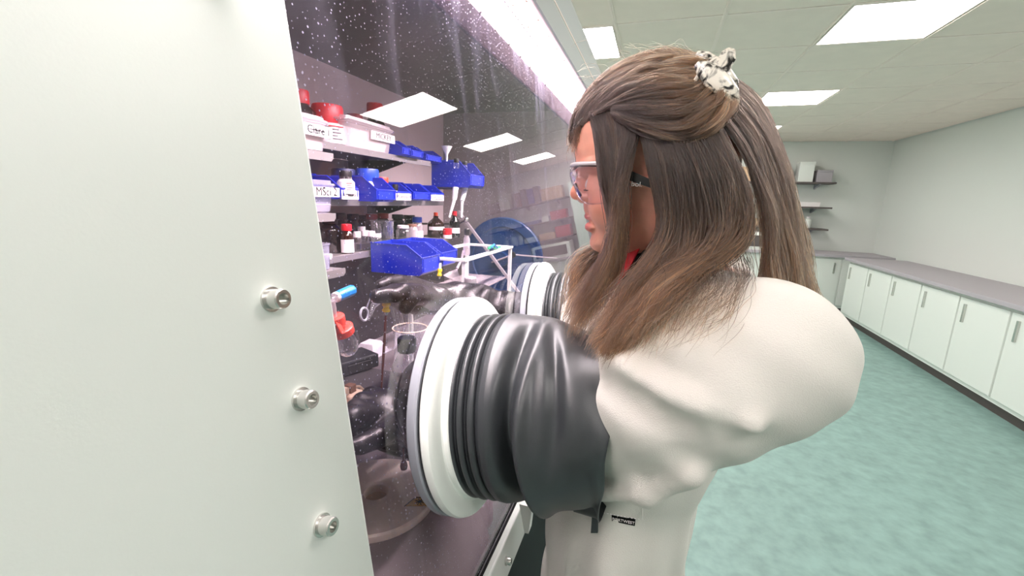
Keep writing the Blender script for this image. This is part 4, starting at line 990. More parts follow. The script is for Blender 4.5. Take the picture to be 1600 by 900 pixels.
def tub(label, pxl, pxr, X, Zb, ytop, depth, body='tub_plastic', lid=True, taper=.86, txt=None, fill=None, lbox=None, txts=.011, name='plastic_tub', stroke=False, sub=None):
    y0, y1 = YX(pxl, X, Zb), YX(pxr, X, Zb); H = ZAT(ytop, X, (y0+y1)/2)-Zb; c = Vector((X-depth/2, (y0+y1)/2, Zb)); t = thing(name, label, 'plastic tub', c, 'clear plastic tubs')
    def rr(w, d, z, rad=.25, k=7):
        r = min(w, d)*rad; o = []
        for sx, sy, a0 in ((1,1,0), (-1,1,90), (-1,-1,180), (1,-1,270)):
            for q in range(k+1):
                a = math.radians(a0+90*q/k); o.append(Vector((c.x+sx*(d/2-r)+r*math.cos(a), c.y+sy*(w/2-r)+r*math.sin(a), Zb+z)))
        return o
    w = y1-y0; hl = H*(.84 if lid else 1)
    MB().loft([rr(w*taper*.9, depth*taper*.9, 0), rr(w*taper, depth*taper, H*.05), rr(w*.96, depth*.96, hl*.93), rr(w, depth, hl*.95), rr(w, depth, hl)], cap=True).build('body', body, t, True, 40)
    if lid: MB().loft([rr(w*1.03, depth*1.03, hl), rr(w*1.04, depth*1.04, hl+.15*(H-hl)), rr(w*1.03, depth*1.03, hl+.4*(H-hl)), rr(w*.93, depth*.93, hl+.45*(H-hl)), rr(w*.92, depth*.92, H)], cap=True).build('lid', body, t, True, 40)
    if fill: MB().loft([rr(w*taper*.85, depth*taper*.85, .004), rr(w*.90, depth*.90, hl*fill*.9), rr(w*.75, depth*.75, hl*fill)], cap=True).build('contents', 'solid_white', t, True, 60)
    if txt:
        a, b, z0, z1 = lbox; xx = X-depth*.0+.003
        lo = MB().box((xx-.004, y0+w*a, Zb+H*z0), (xx, y0+w*b, Zb+H*z1)).build('label', 'paper', t)
        text(txt, txts, (xx+.0006, y0+w*(a+b)/2, Zb+H*(z0+(z1-z0)*.52)), (0,1,0), (0,0,1), 'ink', lo)
        if stroke: MB().box((xx+.0003, y0+w*(a+.12*(b-a)), Zb+H*(z0+(z1-z0)*.50)), (xx+.0010, y0+w*(b-.28*(b-a)), Zb+H*(z0+(z1-z0)*.55))).build('crossing_out', 'ink', lo)
        if sub: text(sub, txts*.6, (xx-.001, y0+w*(a+b)/2, Zb+H*(z0-.12)), (0,1,0), (0,0,1), 'ink_grey', lo)
    return t
Z1, Z2, Z3 = SH[0][0], SH[1][0], SH[2][0]
# upper level
tub('round clear tub with the struck-out name label on the near rack', 452, 523, -.585, TRZ[0], 178, .11, txt='Clare 1', lbox=(.30, .93, .42, .72), fill=.75, txts=.019, stroke=True)
bottle('reagent_bottle', 'brown bottle with dark red cap at the left edge of the upper shelf', 472, -.80, Z1, 141, 46, 'amber', 'cap_red', .62, .26, .5)
bottle('reagent_tub', 'white tub with a big bright red ridged cap', 514, -.77, Z1, 165, 54, 'cap_white', 'cap_red', .86, .46, .8, .1, lab=(.15, .92), labtext=[1, .6, .8, .5, .9])
bottle('reagent_bottle', 'small black bottle with dark red cap behind the named tub', 556, -.86, Z1, 179, 26, 'black_glass', 'cap_darkred', .95, .3, .8)
bottle('reagent_bottle', 'brown bottle with red cap half hidden by the mirrored light', 588, -.90, Z1, 162, 30, 'amber', 'cap_red', .80, .22, .6)
tub('square clear tub of white powder labelled MICKEY', 538, 621, -.715, Z1-.004, 190, .11, txt='MICKEY', lbox=(.46, .93, .42, .70), fill=.8, txts=.020)
bin_('first small blue bin on the upper shelf, beside the named tub', 629, 641, -.70, Z1, 218, .13)
bin_('second small blue bin on the upper shelf', 643, 661, -.70, Z1, 224, .12)
bin_('tall blue bin standing at the end of the upper shelf', 666, 690, -.72, Z1, 231, .11)
yb = YX(735, -.62, .085); xb_ = XY(674, yb, .085)
big = bin_('big blue bin jutting out past the end of the upper shelf', 735, 756, -.62, ZAT(293, -.62, yb), 251, -.62-xb_)
MB().box((xb_-.02, yb+.02, ZAT(293, -.62, yb)-.008), (-.66, yb+.05, ZAT(293, -.62, yb)-.001)).build('hanging_bracket', 'steel', big)
yf = YX(698, -.70, Z1)
fn = thing('funnel', 'white plastic funnel resting in the tall blue bin', 'funnel', spot(698, -.70, Z1+.015))
MB().lathe([(.004, 0), (.005, .012), (.018, .036), (.019, .038), (.017, .036), (.004, .013)], spot(698, -.70, Z1+.02), (0,0,1), 24).build('cone', 'white_plastic', fn, True)
MB().lathe([(.003, -.012), (.004, 0), (.0045, .012)], spot(698, -.70, Z1+.02), (0,0,1), 16).build('stem', 'white_plastic', fn, True)
for px, yt, lb in ((713, 248, 'small vial with black cap behind the big jutting bin'), (726, 252, 'second small black capped vial behind the big jutting bin')):
    bottle('vial', lb, px, -.66, .10, yt, 9, 'glass', 'cap_black', .95, .4, .8, group='vials by the big bin', cat='vial')
# middle level
tub('clear blue tinted tub labelled MSci 2 on the near rack', 478, 531, -.585, TRZ[1], 281, .10, 'tub_blue', txt='MSci 2', lbox=(.18, .98, .50, .78), txts=.021, fill=.35)
bin_('blue bin behind the tinted tub at the left of the middle shelf', 486, 514, -.74, Z2, 270, .12)
bottle('reagent_bottle', 'bottle with broad navy cap in the first labelled bin', 538, -.79, Z2, 264, 40, 'cap_white', 'cap_navy', .9, .35, .8)
bottle('reagent_bottle', 'white labelled bottle with black cap tilting over the Aromatics bin', 541, -.70, Z2+.012, 267, 26, 'cap_white', 'cap_black', .72, .36, .7, lab=(.2, .85), labtext=[.8, .6, 1, .7])
bin_('blue bin with the Aromatics label', 533, 560, -.69, Z2, 275, .12, lab='Aromatics')
bottle('reagent_bottle', 'bottle with bright blue ridged cap in the widest middle bin', 575, -.76, Z2, 264, 38, 'cap_white', 'cap_blue', .92, .4, .8)
bottle('reagent_bottle', 'bottle with flat orange red cap beside the bright blue cap', 598, -.75, Z2, 277, 20, 'cap_white', 'cap_orange', .92, .25, .8)
bin_('widest unlabelled blue bin of the middle shelf', 589, 618, -.665, Z2-.004, 276, .135)
bin_('blue bin with the Monomers label', 618, 642, -.695, Z2, 285, .12, lab='Monomers')
bottle('vial', 'dark capped vial standing in the Monomers bin', 618, -.73, Z2, 288, 9, 'glass', 'cap_black', .95, .4, .8, cat='vial')
bin_('unlabelled blue bin between the Monomers and Plastics bins', 646, 671, -.695, Z2, 286, .12)
bin_('blue bin with the Plastics label at the shelf end', 673, 693, -.70, Z2, 289, .12, lab='Plastics')
# lower level
tub('clear open box with a vial inside on the lowest near tray', 484, 524, -.585, TRZ[2], 382, .09, 'tub_blue', lid=False, taper=.94, name='plastic_box')
bottle('vial', 'white capped vial lying in the clear open box', 512, -.62, TRZ[2]+.006, 398, 16, 'glass', 'cap_white', .9, .4, .8, cat='vial')
yc = thing('yellow_connector', 'yellow fitting with white tip on the edge of the clear box', 'fitting', PX(497, 418, -.57))
MB().lathe([(.004, 0), (.008, .002), (.008, .008), (.004, .010)], PX(497, 418, -.57), (1,-.3,0), 18).build('ring', 'yellow', yc, True)
MB().lathe([(.003, .006), (.005, .012), (.004, .018)], PX(497, 418, -.57), (1,-.3,0), 14).build('tip', 'cap_white', yc, True)
bottle('reagent_bottle', 'black glass bottle with gold ringed dark cap', 518, -.78, Z3, 342, 36, 'black_glass', 'cap_black', .62, .14, .5)
bottle('reagent_bottle', 'amber bottle with red cap and blank white label', 543, -.735, Z3, 350, 20, 'amber', 'cap_red', .78, .22, .6, lab=(.05, .62))
for i, (px, yt, X) in enumerate(((559, 362, -.74), (571, 360, -.75), (581, 361, -.735), (566, 354, -.79), (590, 365, -.76))):
    bottle('vial', ['white capped vial nearest the red capped amber bottle', 'second white capped vial from the red capped amber bottle', 'third white capped vial from the red capped amber bottle', 'taller white capped vial behind the vial row', 'last white capped vial of the row, beside the beaker'][i], px, X, Z3, yt, 12, 'glass', 'cap_white', .95, .28, .85, cat='vial', group='white capped vials on the lower shelf')
for i, (px, yt, X, cp) in enumerate(((533, 333, -.88, 'cap_black'), (553, 334, -.90, 'cap_black'), (582, 334, -.88, 'cap_darkred'), (599, 333, -.90, 'cap_darkred'), (622, 335, -.90, 'cap_black'), (640, 336, -.88, 'cap_black'), (568, 336, -.93, 'cap_black'))):
    bottle('reagent_bottle', ['leftmost dark bottle in the back row of the lower shelf', 'second dark bottle in the back row of the lower shelf', 'dark bottle with red cap behind the white vials', 'dark bottle with dull red cap behind the beaker', 'black capped bottle behind the clear jar', 'black capped bottle beside the blue capped one', 'dark bottle at the very back behind the vials'][i], px, X, Z3, yt, 22, 'black_glass', cp, .8, .2, .6, group='bottles in the back row of the lower shelf')
bk = thing('beaker', 'tall clear glass beaker with a rolled rim on the lower shelf', 'beaker', spot(598, -.78, Z3))
p = spot(598, -.78, Z3); k = MPP(p); H = ZAT(345, p.x, p.y)-Z3; r = 17*k
MB().lathe([(r*.92, 0), (r, .006), (r*1.01, H*.96), (r*1.08, H), (r*1.05, H*1.005), (r*.97, H*.97), (r*.95, .008), (.0001, .005)], p, (0,0,1), 36, cap=False).build('wall', 'glass', bk, True)
MB().tube([p+Vector((r*1.07*math.cos(a), r*1.07*math.sin(a), H)) for a in np.linspace(0, 6.283, 33)], .0012, 6).build('rim', 'glass', bk, True)
bottle('glass_jar', 'clear glass jar of white powder beside the beaker', 630, -.76, Z3, 352, 22, 'glass', 'cap_white', .8, .16, .75, cat='jar')
bottle('glass_jar', 'second clear jar, beige powder inside, next to the blue capped bottle', 644, -.78, Z3, 350, 18, 'tub_plastic', 'wood_brown', .8, .16, .75, cat='jar')
bottle('reagent_bottle', 'clear bottle with blue cap on the lower shelf', 652, -.80, Z3, 339, 18, 'tub_plastic', 'cap_blue', .85, .24, .7, lab=(.1, .5))
bottle('reagent_bottle', 'large amber bottle with white label and orange tip', 681, -.78, Z3, 332, 26, 'amber', 'cap_orange', .25, .2, .3, .28, lab=(.38, .55))
bottle('reagent_tub', 'small white tub with a red lid beside the amber bottles', 699, -.72, Z3, 357, 14, 'cap_white', 'cap_red', 1.0, .62, .95, .05)
bottle('reagent_bottle', 'slim black bottle with red dropper cap and white label', 710, -.72, Z3, 330, 16, 'black_glass', 'cap_red', .45, .22, .45, .2, lab=(.22, .48))
# double bins below the lower shelf
zb = ZAT(432, -.56, YX(660, -.56, -.17))
ba = bin_('nearer of the two big blue bins below the lower shelf', 660, 687, -.56, zb, 383, .155, lip=.6, group='pair of big blue bins')
bb = bin_('farther of the two big blue bins below the lower shelf', 690, 714, -.57, zb+.004, 379, .16, lip=.6, group='pair of big blue bins')
ya, yz = YX(660, -.56, zb), YX(714, -.57, zb)
MB().box((-.745, ya-.02, zb+.06), (-.733, yz+.02, zb+.075)).build('hanging_rail', 'steel_dark', ba)
cp_ = thing('green_clip', 'small green clip lying in the farther big bin', 'clip', PX(697, 410, -.60))
MB().boxf(PX(697, 410, -.60), (.3,1,.1), (0,0,1), (1,0,0), .016, .005, .004, 0, .001).build('bar', mat('green', (40, 170, 110), .4).name, cp_)
MB().tube([PX(694, 410, -.60), PX(697, 407, -.60), PX(700, 410, -.60)], .0012, 6).build('spring', 'chrome', cp_)
# yellow syringe fitting hanging before the bins
def syr(label, top, bot, X, needle=None):
    a, b = PX(*top, X), PX(*bot, X); t = thing('syringe_fitting', label, 'syringe', b); ax = (b-a); L = ax.length; k = MPP(a)
    MB().lathe([(.0024, 0), (.0034, L*.05), (.0034, L*.34), (.0022, L*.36)], a, ax, 14).build('tip', 'cap_white', t, True)
    MB().lathe([(.0046, L*.34), (.0066, L*.38), (.0066, L*.50), (.0050, L*.54), (.0050, L*.66), (.0066, L*.70), (.0062, L*.80), (.0040, L*.82)], a, ax, 16).build('collar', 'yellow', t, True)
    MB().lathe([(.0046, L*.82), (.0030, L*.93), (.0022, L)], a, ax, 14).build('hub', 'chrome', t, True)
    if needle:
        e = PX(*needle, X); nb = MB(); nb.tube([b, b.lerp(e, .5)+Vector((0, 0, 0)), e], [.0022, .0022, .0014], 10); nb.build('needle', 'rust', t, True)
syr('yellow collared needle held in the gloved fingertips', (604, 462), (603, 493), -.40, (596, 606))
syr('yellow fitting standing in front of the pair of blue bins', (688, 411), (686, 436), -.53)
# stopcock, joint clip and flask at the post
XF = -.46
def q_(x, y, dx=0): return PX(x, y, XF+dx)
sc = thing('stopcock', 'glass stopcock with a blue tap handle above the red clip', 'stopcock', q_(521, 496))
MB().tube([q_(506, 480), q_(515, 470), q_(527, 463)], [.0045, .0052, .0048], 14).build('side_arm', 'glass', sc, True)
MB().tube([q_(517, 470), q_(519, 482), q_(521, 500)], [.0062, .0066, .0058], 16).build('stem', 'tub_plastic', sc, True)
a, b = q_(526, 464), q_(551, 453); ax = b-a; L = ax.length; m = MB(); rings = []
d1 = ax.cross(Vector((0,1,0))).normalized(); d2 = ax.normalized().cross(d1)
for h_, r_ in ((0, .0055), (.06, .0085), (.3, .0088), (.92, .0092), (1.0, .0082)):
    rings.append([a+ax*h_+(d1*math.cos(t_)+d2*math.sin(t_))*(r_*(1-.09*(j % 4 == 0))) for j, t_ in enumerate(np.linspace(0, 6.283, 32, endpoint=False))])
m.loft(rings); m.build('tap_handle', 'tap_blue', sc, True, 40)
MB().lathe([(.0072, -.004), (.0085, -.002), (.0085, .001)], a, ax, 20).build('washer', 'cap_white', sc, True)
kc = thing('joint_clip', 'orange red plastic joint clip round the glass joint', 'clip', q_(531, 520))
MB().lathe([(.0110, 0), (.0138, .001), (.0140, .015), (.0115, .018)], q_(527, 508), (0, -.25, 1), 24, sq=(1, 1)).build('upper_ring', 'clip_red', kc, True)
MB().lathe([(.0150, 0), (.0178, .001), (.0180, .012), (.0150, .014)], q_(537, 521), (0, -.40, 1), 24).build('lower_ring', 'clip_red', kc, True)
MB().boxf(q_(530, 510, .012), (.5, 0, -.8), (0,1,0), (1,0,.4), .026, .008, .004, 0, .001).build('bridge', 'clip_red', kc)
fl = thing('glass_flask', 'small clear glass flask with side loops below the red clip', 'flask', q_(544, 550))
MB().lathe([(.0001, -.004), (.011, -.003), (.0165, .004), (.0178, .014), (.0165, .024), (.0145, .030), (.0135, .036)], q_(545, 549), (0, -.35, 1), 28, cap=False).build('bulb', 'glass', fl, True)
MB().tube([q_(513, 528), q_(524, 532), q_(536, 536)], .0035, 12).build('side_arm', 'glass', fl, True)
MB().tube([q_(545, 515, .012), q_(557, 520, .012), q_(560, 532, .012), q_(556, 540, .012)], .0016, 8).build('hook', 'glass', fl, True)
MB().lathe([(.0001, -.004), (.012, -.002), (.014, .008), (.009, .018), (.007, .024)], q_(523, 549), (0, -.1, 1), 24, cap=False).build('second_bulb', 'glass', fl, True)
# hanging ring and crumpled glass piece
rg = thing('steel_ring', 'dull metal ring hanging beside the needle', 'ring', PX(569, 486, -.60))
MB().tube([PX(569+6*math.cos(a), 491+10*math.sin(a), -.60) for a in np.linspace(0, 6.283, 29)], .0028, 8).build('loop', 'grey_flange', rg, True)
MB().tube([PX(572, 482, -.60), PX(577, 470, -.62), PX(579, 462, -.64)], .0018, 8).build('stem', 'chrome', rg, True)
gs_ = thing('glass_stopper', 'crooked clear glass stopper hanging by the metal ring', 'stopper', PX(582, 490, -.55))
MB().tube([PX(589, 472, -.55), PX(583, 478, -.55), PX(579, 490, -.55), PX(576, 500, -.55)], [.008, .006, .004, .003], 14).build('rod', 'glass', gs_, True)
MB().lathe([(.006, 0), (.010, .003), (.008, .008)], PX(586, 474, -.55), (.2,.2,1), 16).build('head', 'glass', gs_, True)
# floor of the chamber
def onfloor(x, y, h=0): return PZ(x, y, BZ0+h)
pd = thing('round_plate', 'round white plastic plate with a centre hole on the chamber floor', 'plate', onfloor(588, 782))
c = onfloor(588, 781); c.z = BZ0; RP = .1085
MB().lathe([(.0205, .0005), (RP-.002, .0005), (RP, .003), (RP, .013), (RP-.003, .016), (.022, .016), (.0205, .014), (.0205, .0005)], c, (0,0,1), 72, cap=False).build('disc', 'ptfe', pd, True, 40)
MB().lathe([(.0001, .0), (.0205, .0), (.0205, .002), (.0001, .002)], c, (0,0,1), 24).build('hole_floor', 'beige', pd)
st = thing('warning_sticker', 'yellow sticker with black symbol on the round plate edge', 'sticker', onfloor(655, 784, .017))
s0 = [PZ(x, y, BZ0+.0165) for x, y in ((632, 791), (649, 777), (676, 778), (676, 791))]
MB().prism(s0, (0, 0, .0012)).build('sheet', 'sticker_yellow', st)
for (x0_, y0_), (x1_, y1_) in (((649, 777), (676, 778)), ((632, 791), (649, 777))):
    a, b = PZ(x0_, y0_, BZ0+.018), PZ(x1_, y1_, BZ0+.018); MB().tube([a, b], .0009, 5).build('border', 'ink', st)
cc = PZ(656, 784, BZ0+.018)
for k in range(4):
    a = math.pi*k/4; v = Vector((math.cos(a), math.sin(a), 0))*.0085; MB().tube([cc-v, cc+v], .0008, 5).build('symbol_ray', 'ink', st)
MB().lathe([(.003, 0), (.003, .001)], cc, (0,0,1), 12).build('symbol_dot', 'ink', st)
dp = thing('dark_drop', 'dark red stopper tip hanging by the big port ring', 'stopper', PX(631, 728, -.33))
MB().lathe([(.0001, -.008), (.0048, -.005), (.0058, 0), (.0045, .006), (.002, .010), (.0015, .03)], PX(631, 728, -.33), (0,0,1), 16).build('drop', 'red_drop', dp, True)
MB().lathe([(.0022, .006), (.0024, .009), (.0016, .010)], PX(631, 728, -.33), (0,0,1), 12).build('collar', 'cap_black', dp, True)
# reagent bottle with square dark cap in front of a tall cylinder
def flr(px, X): Y = YX(px, X, BZ0); return Vector((X, Y, BZ0))
ba_ = PX(637, 625, -.46)
rb = thing('media_bottle', 'clear square shouldered bottle with a dark cap beside the big port ring', 'bottle', (ba_.x, ba_.y, BZ0))
pb = Vector((ba_.x, ba_.y, BZ0)); ztop = ZAT(527, pb.x, pb.y)-BZ0; zsh = ZAT(572, pb.x, pb.y)-BZ0; znk = ZAT(549, pb.x, pb.y)-BZ0
MB().lathe([(.028, 0), (.031, .004), (.031, zsh), (.029, zsh+.006), (.017, znk-.004), (.0145, znk), (.0145, znk+.012)], pb, (0,0,1), 40).build('body', 'glass', rb, True, 50)
MB().lathe([(.0175, znk), (.019, znk+.002), (.019, ztop-.003), (.0165, ztop)], pb, (0,0,1), 32).build('cap', 'cap_black', rb, True, 40)
n_ = Vector((.75, -.66, 0)).normalized(); xd = Vector((.66, .75, 0))
zt = ZAT(607, pb.x, pb.y)
text('PYREX', .008, Vector((pb.x, pb.y, zt))+n_*.0316, xd, (0,0,1), 'paper', rb)
MB().boxf(Vector((pb.x, pb.y, zt-.010))+n_*.0314, xd, (0,0,1), n_, .022, .0025, .0005).build('printed_line', 'paper', rb)
MB().boxf(Vector((pb.x, pb.y, zt-.030))+n_*.0312, xd, (0,0,1), n_, .022, .022, .0008).build('label', 'paper', rb)
cyp = PX(642, 600, -.56); cy = thing('measuring_cylinder', 'wide clear glass cylinder behind the dark capped bottle', 'cylinder', (cyp.x, cyp.y, BZ0))
pc_ = Vector((cyp.x, cyp.y, BZ0)); zt = ZAT(512, pc_.x, pc_.y)-BZ0
MB().lathe([(.040, 0), (.041, .004), (.041, zt-.004), (.044, zt), (.043, zt), (.039, zt-.006), (.038, .008)], pc_, (0,0,1), 40, cap=False).build('wall', 'glass', cy, True)
MB().tube([pc_+Vector((.043*math.cos(a), .043*math.sin(a), zt)) for a in np.linspace(0, 6.283, 37)], .0014, 6).build('rim', 'beige', cy, True)
for i in range(7):       # glass pipettes standing in it
    a = PX(628+i*5, 560, -.56-.01*(i % 3)); b = PX(612+i*7, 478+(i*5) % 14, -.56-.012*(i % 3)); b2 = a+(b-a)*1.0
    pp = thing('glass_pipette', ['leftmost glass pipette in the wide cylinder', 'second glass pipette from the left in the wide cylinder', 'third glass pipette from the left in the wide cylinder', 'middle glass pipette leaning in the wide cylinder', 'fifth glass pipette from the left in the wide cylinder', 'sixth glass pipette from the left in the wide cylinder', 'rightmost glass pipette leaning in the wide cylinder'][i], 'pipette', a, 'glass pipettes in the cylinder')
    MB().tube([a, a.lerp(b2, .6), b2], [.0016, .0032, .0032], 10).build('tube', 'glass', pp, True)
    MB().tube([b2, b2+(b2-a)*.03], .0037, 10).build('mouth', 'glass', pp, True)
# raised platform at the back with clamp, black device and weighing boat on it
bc = PX(541, 640, -.50); zp_ = bc.z-.007
pf = thing('work_platform', 'dark steel platform raised above the chamber floor near the post', 'platform', (-.72, bc.y+.12, BZ0))
px0, px1, py0, py1 = -.96, -.462, bc.y-.16, bc.y+.20
MB().box((px0, py0, zp_-.012), (px1, py1, zp_), 0, .002).build('top', 'steel_dark', pf)
for x_ in (px0+.01, px1-.03):
    for y_ in (py0+.01, py1-.03): MB().box((x_, y_, BZ0), (x_+.02, y_+.02, zp_-.012)).build('leg', 'steel_dark', pf)
bdx = thing('beige_board', 'beige board lying on the platform under the clamp', 'board', (-.50, bc.y, zp_))
MB().box((-.56, bc.y-.09, zp_), (-.465, bc.y+.05, zp_+.004), 0, .001).build('sheet', 'beige', bdx)
MB().box((-.465, bc.y-.09, zp_), (-.4635, bc.y+.05, zp_+.004)).build('edge', 'wood_brown', bdx)
dv_ = thing('black_device', 'black boxy device lying behind the glass flask', 'device', PZ(550, 578, zp_))
cdev = PZ(548, 576, zp_+.001); kd = MPP(cdev)
MB().boxf(cdev+Vector((0, 0, 11*kd)), (.35, .93, .0), (-.93, .35, 0), (0,0,1), 62*kd*1.15, .07, 22*kd, 0, .004).build('case', 'device_black', dv_)
MB().boxf(cdev+Vector((.034, -.010, 10*kd)), (.35, .93, 0), (-.93, .35, 0), (0,0,1), .06, .004, 12*kd, 0, .001).build('panel', 'gasket', dv_)
cb = thing('power_cable', 'black looped cable lying before the black device', 'cable', PZ(530, 600, zp_+.004))
MB().tube([PZ(x, y, zp_+.005) for x, y in ((520, 580), (532, 584), (537, 594), (530, 602), (519, 602), (512, 592))], .0042, 10).build('cord', 'cap_black', cb, True)
MB().lathe([(.006, 0), (.006, .02), (.003, .026)], PZ(520, 580, zp_+.007), (-1, -.4, 0), 14).build('plug', 'cap_black', cb, True)
wb = thing('weighing_boat', 'pale grey plastic boat upturned beside the needle', 'boat', PZ(580, 551, zp_))
wc = PZ(580, 551, zp_+.001); kx = MPP(wc)
MB().loft([[wc+Vector((sy_*.03*t_, sx_*w_*kx, h_*kx)) for sx_, sy_ in ((-1,-1), (1,-1), (1,1), (-1,1))] for w_, h_, t_ in ((20, 1, 1), (19, 3, .95), (12, 17, .6), (11, 18, .55))]).build('shell', 'grey_plastic', wb, False)
MB().boxf(wc+Vector((0, 0, .001)), (1,0,0), (0,1,0), (0,0,1), .075, 46*kx, .002).build('flange', 'grey_plastic', wb)
bd = thing('clamp_block', 'beige plastic clamp with a brown cube by the near gloved hand', 'clamp', PX(545, 632, -.50))
MB().boxf(bc+Vector((0, 0, .004)), (0,1,0), (1,0,0), (0,0,1), .065, .05, .010, 0, .002).build('base', 'beige', bd)
MB().boxf(PX(547, 622, -.49), (0,1,0), (1,0,0), (0,0,1), .036, .03, .024, 0, .003).build('jaw', 'beige', bd)
MB().boxf(PX(533, 613, -.49), (0,1,0), (1,0,0), (0,0,1), .020, .02, .014, 0, .002).build('lug', 'beige', bd)
MB().boxf(PX(547, 607, -.49), (0,1,0), (1,0,0), (0,0,1), .016, .016, .016, 0, .002).build('cube', 'wood_brown', bd)
MB().tube([PX(552, 604, -.49), PX(562, 604, -.49), PX(569, 610, -.49), PX(568, 616, -.49)], .0025, 8).build('loop', 'beige', bd, True)
bt = thing('blue_tray', 'dark blue plastic tray behind the round plate', 'tray', onfloor(545, 722))
a = onfloor(528, 724); 
MB().boxf(a+Vector((-.03, .03, .03)), (0,1,0), (1,0,0), (0,0,1), .11, .10, .06, 0, .006).build('body', 'bin_blue_dark', bt)
MB().boxf(a+Vector((-.03, .03, .063)), (0,1,0), (1,0,0), (0,0,1), .118, .108, .006, 0, .002).build('rim', 'blue_paint', bt)
# white frame stand at the far side
XS = -.52
wf = thing('white_stand', 'white plastic frame table at the far end of the chamber', 'stand', (XS, PX(750, 420, XS).y, BZ0))
tl = PX(712, 396, XS); tr_ = PX(797, 388, XS+.06)
y0_, y1_ = tl.y, PX(790, 392, XS).y; zt = PX(755, 393, XS).z
x0_, x1_ = XS-.16, XS+.03
MB().box((x1_-.02, y0_, zt-.008), (x1_, y1_, zt), 0, .002).build('top_bar', 'white_plastic', wf)
MB().box((x0_, y0_, zt-.008), (x0_+.02, y1_, zt), 0, .002).build('top_bar', 'white_plastic', wf)
MB().box((x0_+.02, y0_, zt-.008), (x1_-.02, y0_+.02, zt), 0, .002).build('top_bar', 'white_plastic', wf)
MB().box((x0_+.02, y1_-.02, zt-.008), (x1_-.02, y1_, zt), 0, .002).build('top_bar', 'white_plastic', wf)
for xx, yy_ in ((x1_-.014, y0_+.006), (x1_-.014, y1_-.016), (x0_+.002, y0_+.006), (x0_+.002, y1_-.016)): MB().box((xx, yy_, BZ0), (xx+.011, yy_+.011, zt-.008)).build('leg', 'white_plastic', wf)
MB().box((x0_+.01, y0_+.02, zt-.12), (x1_-.02, y1_-.02, zt-.115)).build('lower_shelf', 'tub_plastic', wf)
for i, (px, py, lb) in enumerate(((735, 440, 'grey ridged knob cap standing under the white stand'), )):
    kp = PX(px, py, XS+.05); kn = thing('knob_cap', lb, 'cap', (kp.x, kp.y, BZ0))
    MB().loft([[Vector((kp.x+r_*(1-.05*(j % 2))*math.cos(2*math.pi*j/36), kp.y+r_*(1-.05*(j % 2))*math.sin(2*math.pi*j/36), kp.z+h_)) for j in range(36)] for r_, h_ in ((.016, -.012), (.017, -.010), (.017, .010), (.015, .013))]).build('cap', 'grey_plastic', kn, True, 30)
    MB().lathe([(.012, 0), (.012, kp.z-BZ0-.012)], (kp.x, kp.y, BZ0), (0,0,1), 20).build('neck', 'tub_plastic', kn, True)
sp = thing('plastic_scoop', 'clear plastic scoop hanging behind the yellow fitting', 'scoop', PX(712, 445, -.53))
MB().loft([[PX(x, y, -.53+dx) for x, y, dx in row] for row in ([(692, 430, 0), (700, 434, .01), (708, 440, .01)], [(703, 424, 0), (710, 436, .014), (716, 447, .01)], [(714, 420, 0), (720, 436, .012), (722, 448, .008)])], cap=False, closed=False).build('blade', 'tub_plastic', sp, True)
MB().tube([PX(714, 420, -.53), PX(722, 404, -.54), PX(724, 392, -.55)], .004, 10).build('handle', 'tub_plastic', sp, True)
# pipette tips hanging from the end of the big bin
for i, (a_, b_, c_) in enumerate((((712, 293), (710, 312), (702, 340)), ((727, 294), (722, 314), (721, 340)))):
    t = thing('pipette_gun', ['white pipette hanging nearer under the big jutting bin', 'white pipette hanging farther under the big jutting bin'][i], 'pipette', PX(*b_, -.66), 'white pipettes under the big bin')
    MB().tube([PX(*a_, -.66), PX(*b_, -.66)], [.010, .008], 14).build('grip', 'white_plastic', t, True)
    MB().tube([PX(*b_, -.66), PX(*c_, -.66)], [.006, .0035], 12).build('shaft', 'white_plastic', t, True)
# clamp stand with a pale bottle behind the white frame
cs_ = thing('steel_ball', 'shiny round metal knob on a rod above the white stand', 'knob', PX(728, 341, -.72))
MB().lathe([(.0001, -.012)]+[(.012*math.sin(a), -.012*math.cos(a)) for a in np.linspace(.2, 2.94, 12)]+[(.0001, .012)], PX(728, 343, -.72), (0,0,1), 20).build('ball', 'chrome', cs_, True)
pq = PX(728, 343, -.72); MB().tube([pq, (pq.x-.04, pq.y+.02, pq.z-.02), (BX+.01, pq.y+.03, pq.z-.03)], .004, 10).build('rod', 'steel_dark', cs_, True)
bt2 = thing('spray_bottle', 'small clear bottle with black cap standing on the white stand', 'bottle', PX(729, 386, XS-.01))
pq = Vector((XS-.01, YX(729, XS-.01, zt), zt)); h_ = ZAT(358, pq.x, pq.y)-zt
MB().lathe([(.009, 0), (.010, .003), (.010, h_*.62), (.006, h_*.74), (.005, h_*.8)], pq, (0,0,1), 22).build('body', 'tub_plastic', bt2, True)
MB().lathe([(.008, h_*.78), (.008, h_), (.006, h_*1.03)], pq, (0,0,1), 18).build('cap', 'cap_black', bt2, True)
gr = thing('cable_bundle', 'green and blue cord bundle lying on the white stand edge', 'cord', PX(771, 387, XS+.02))
MB().tube([PX(763, 389, XS+.02), PX(768, 384, XS+.02), PX(774, 388, XS+.02), PX(781, 386, XS+.02)], .004, 8).build('green_loop', 'green', gr, True)
MB().tube([PX(768, 387, XS+.025), PX(772, 382, XS+.025), PX(777, 387, XS+.025)], .0035, 8).build('blue_loop', 'tap_blue', gr, True)
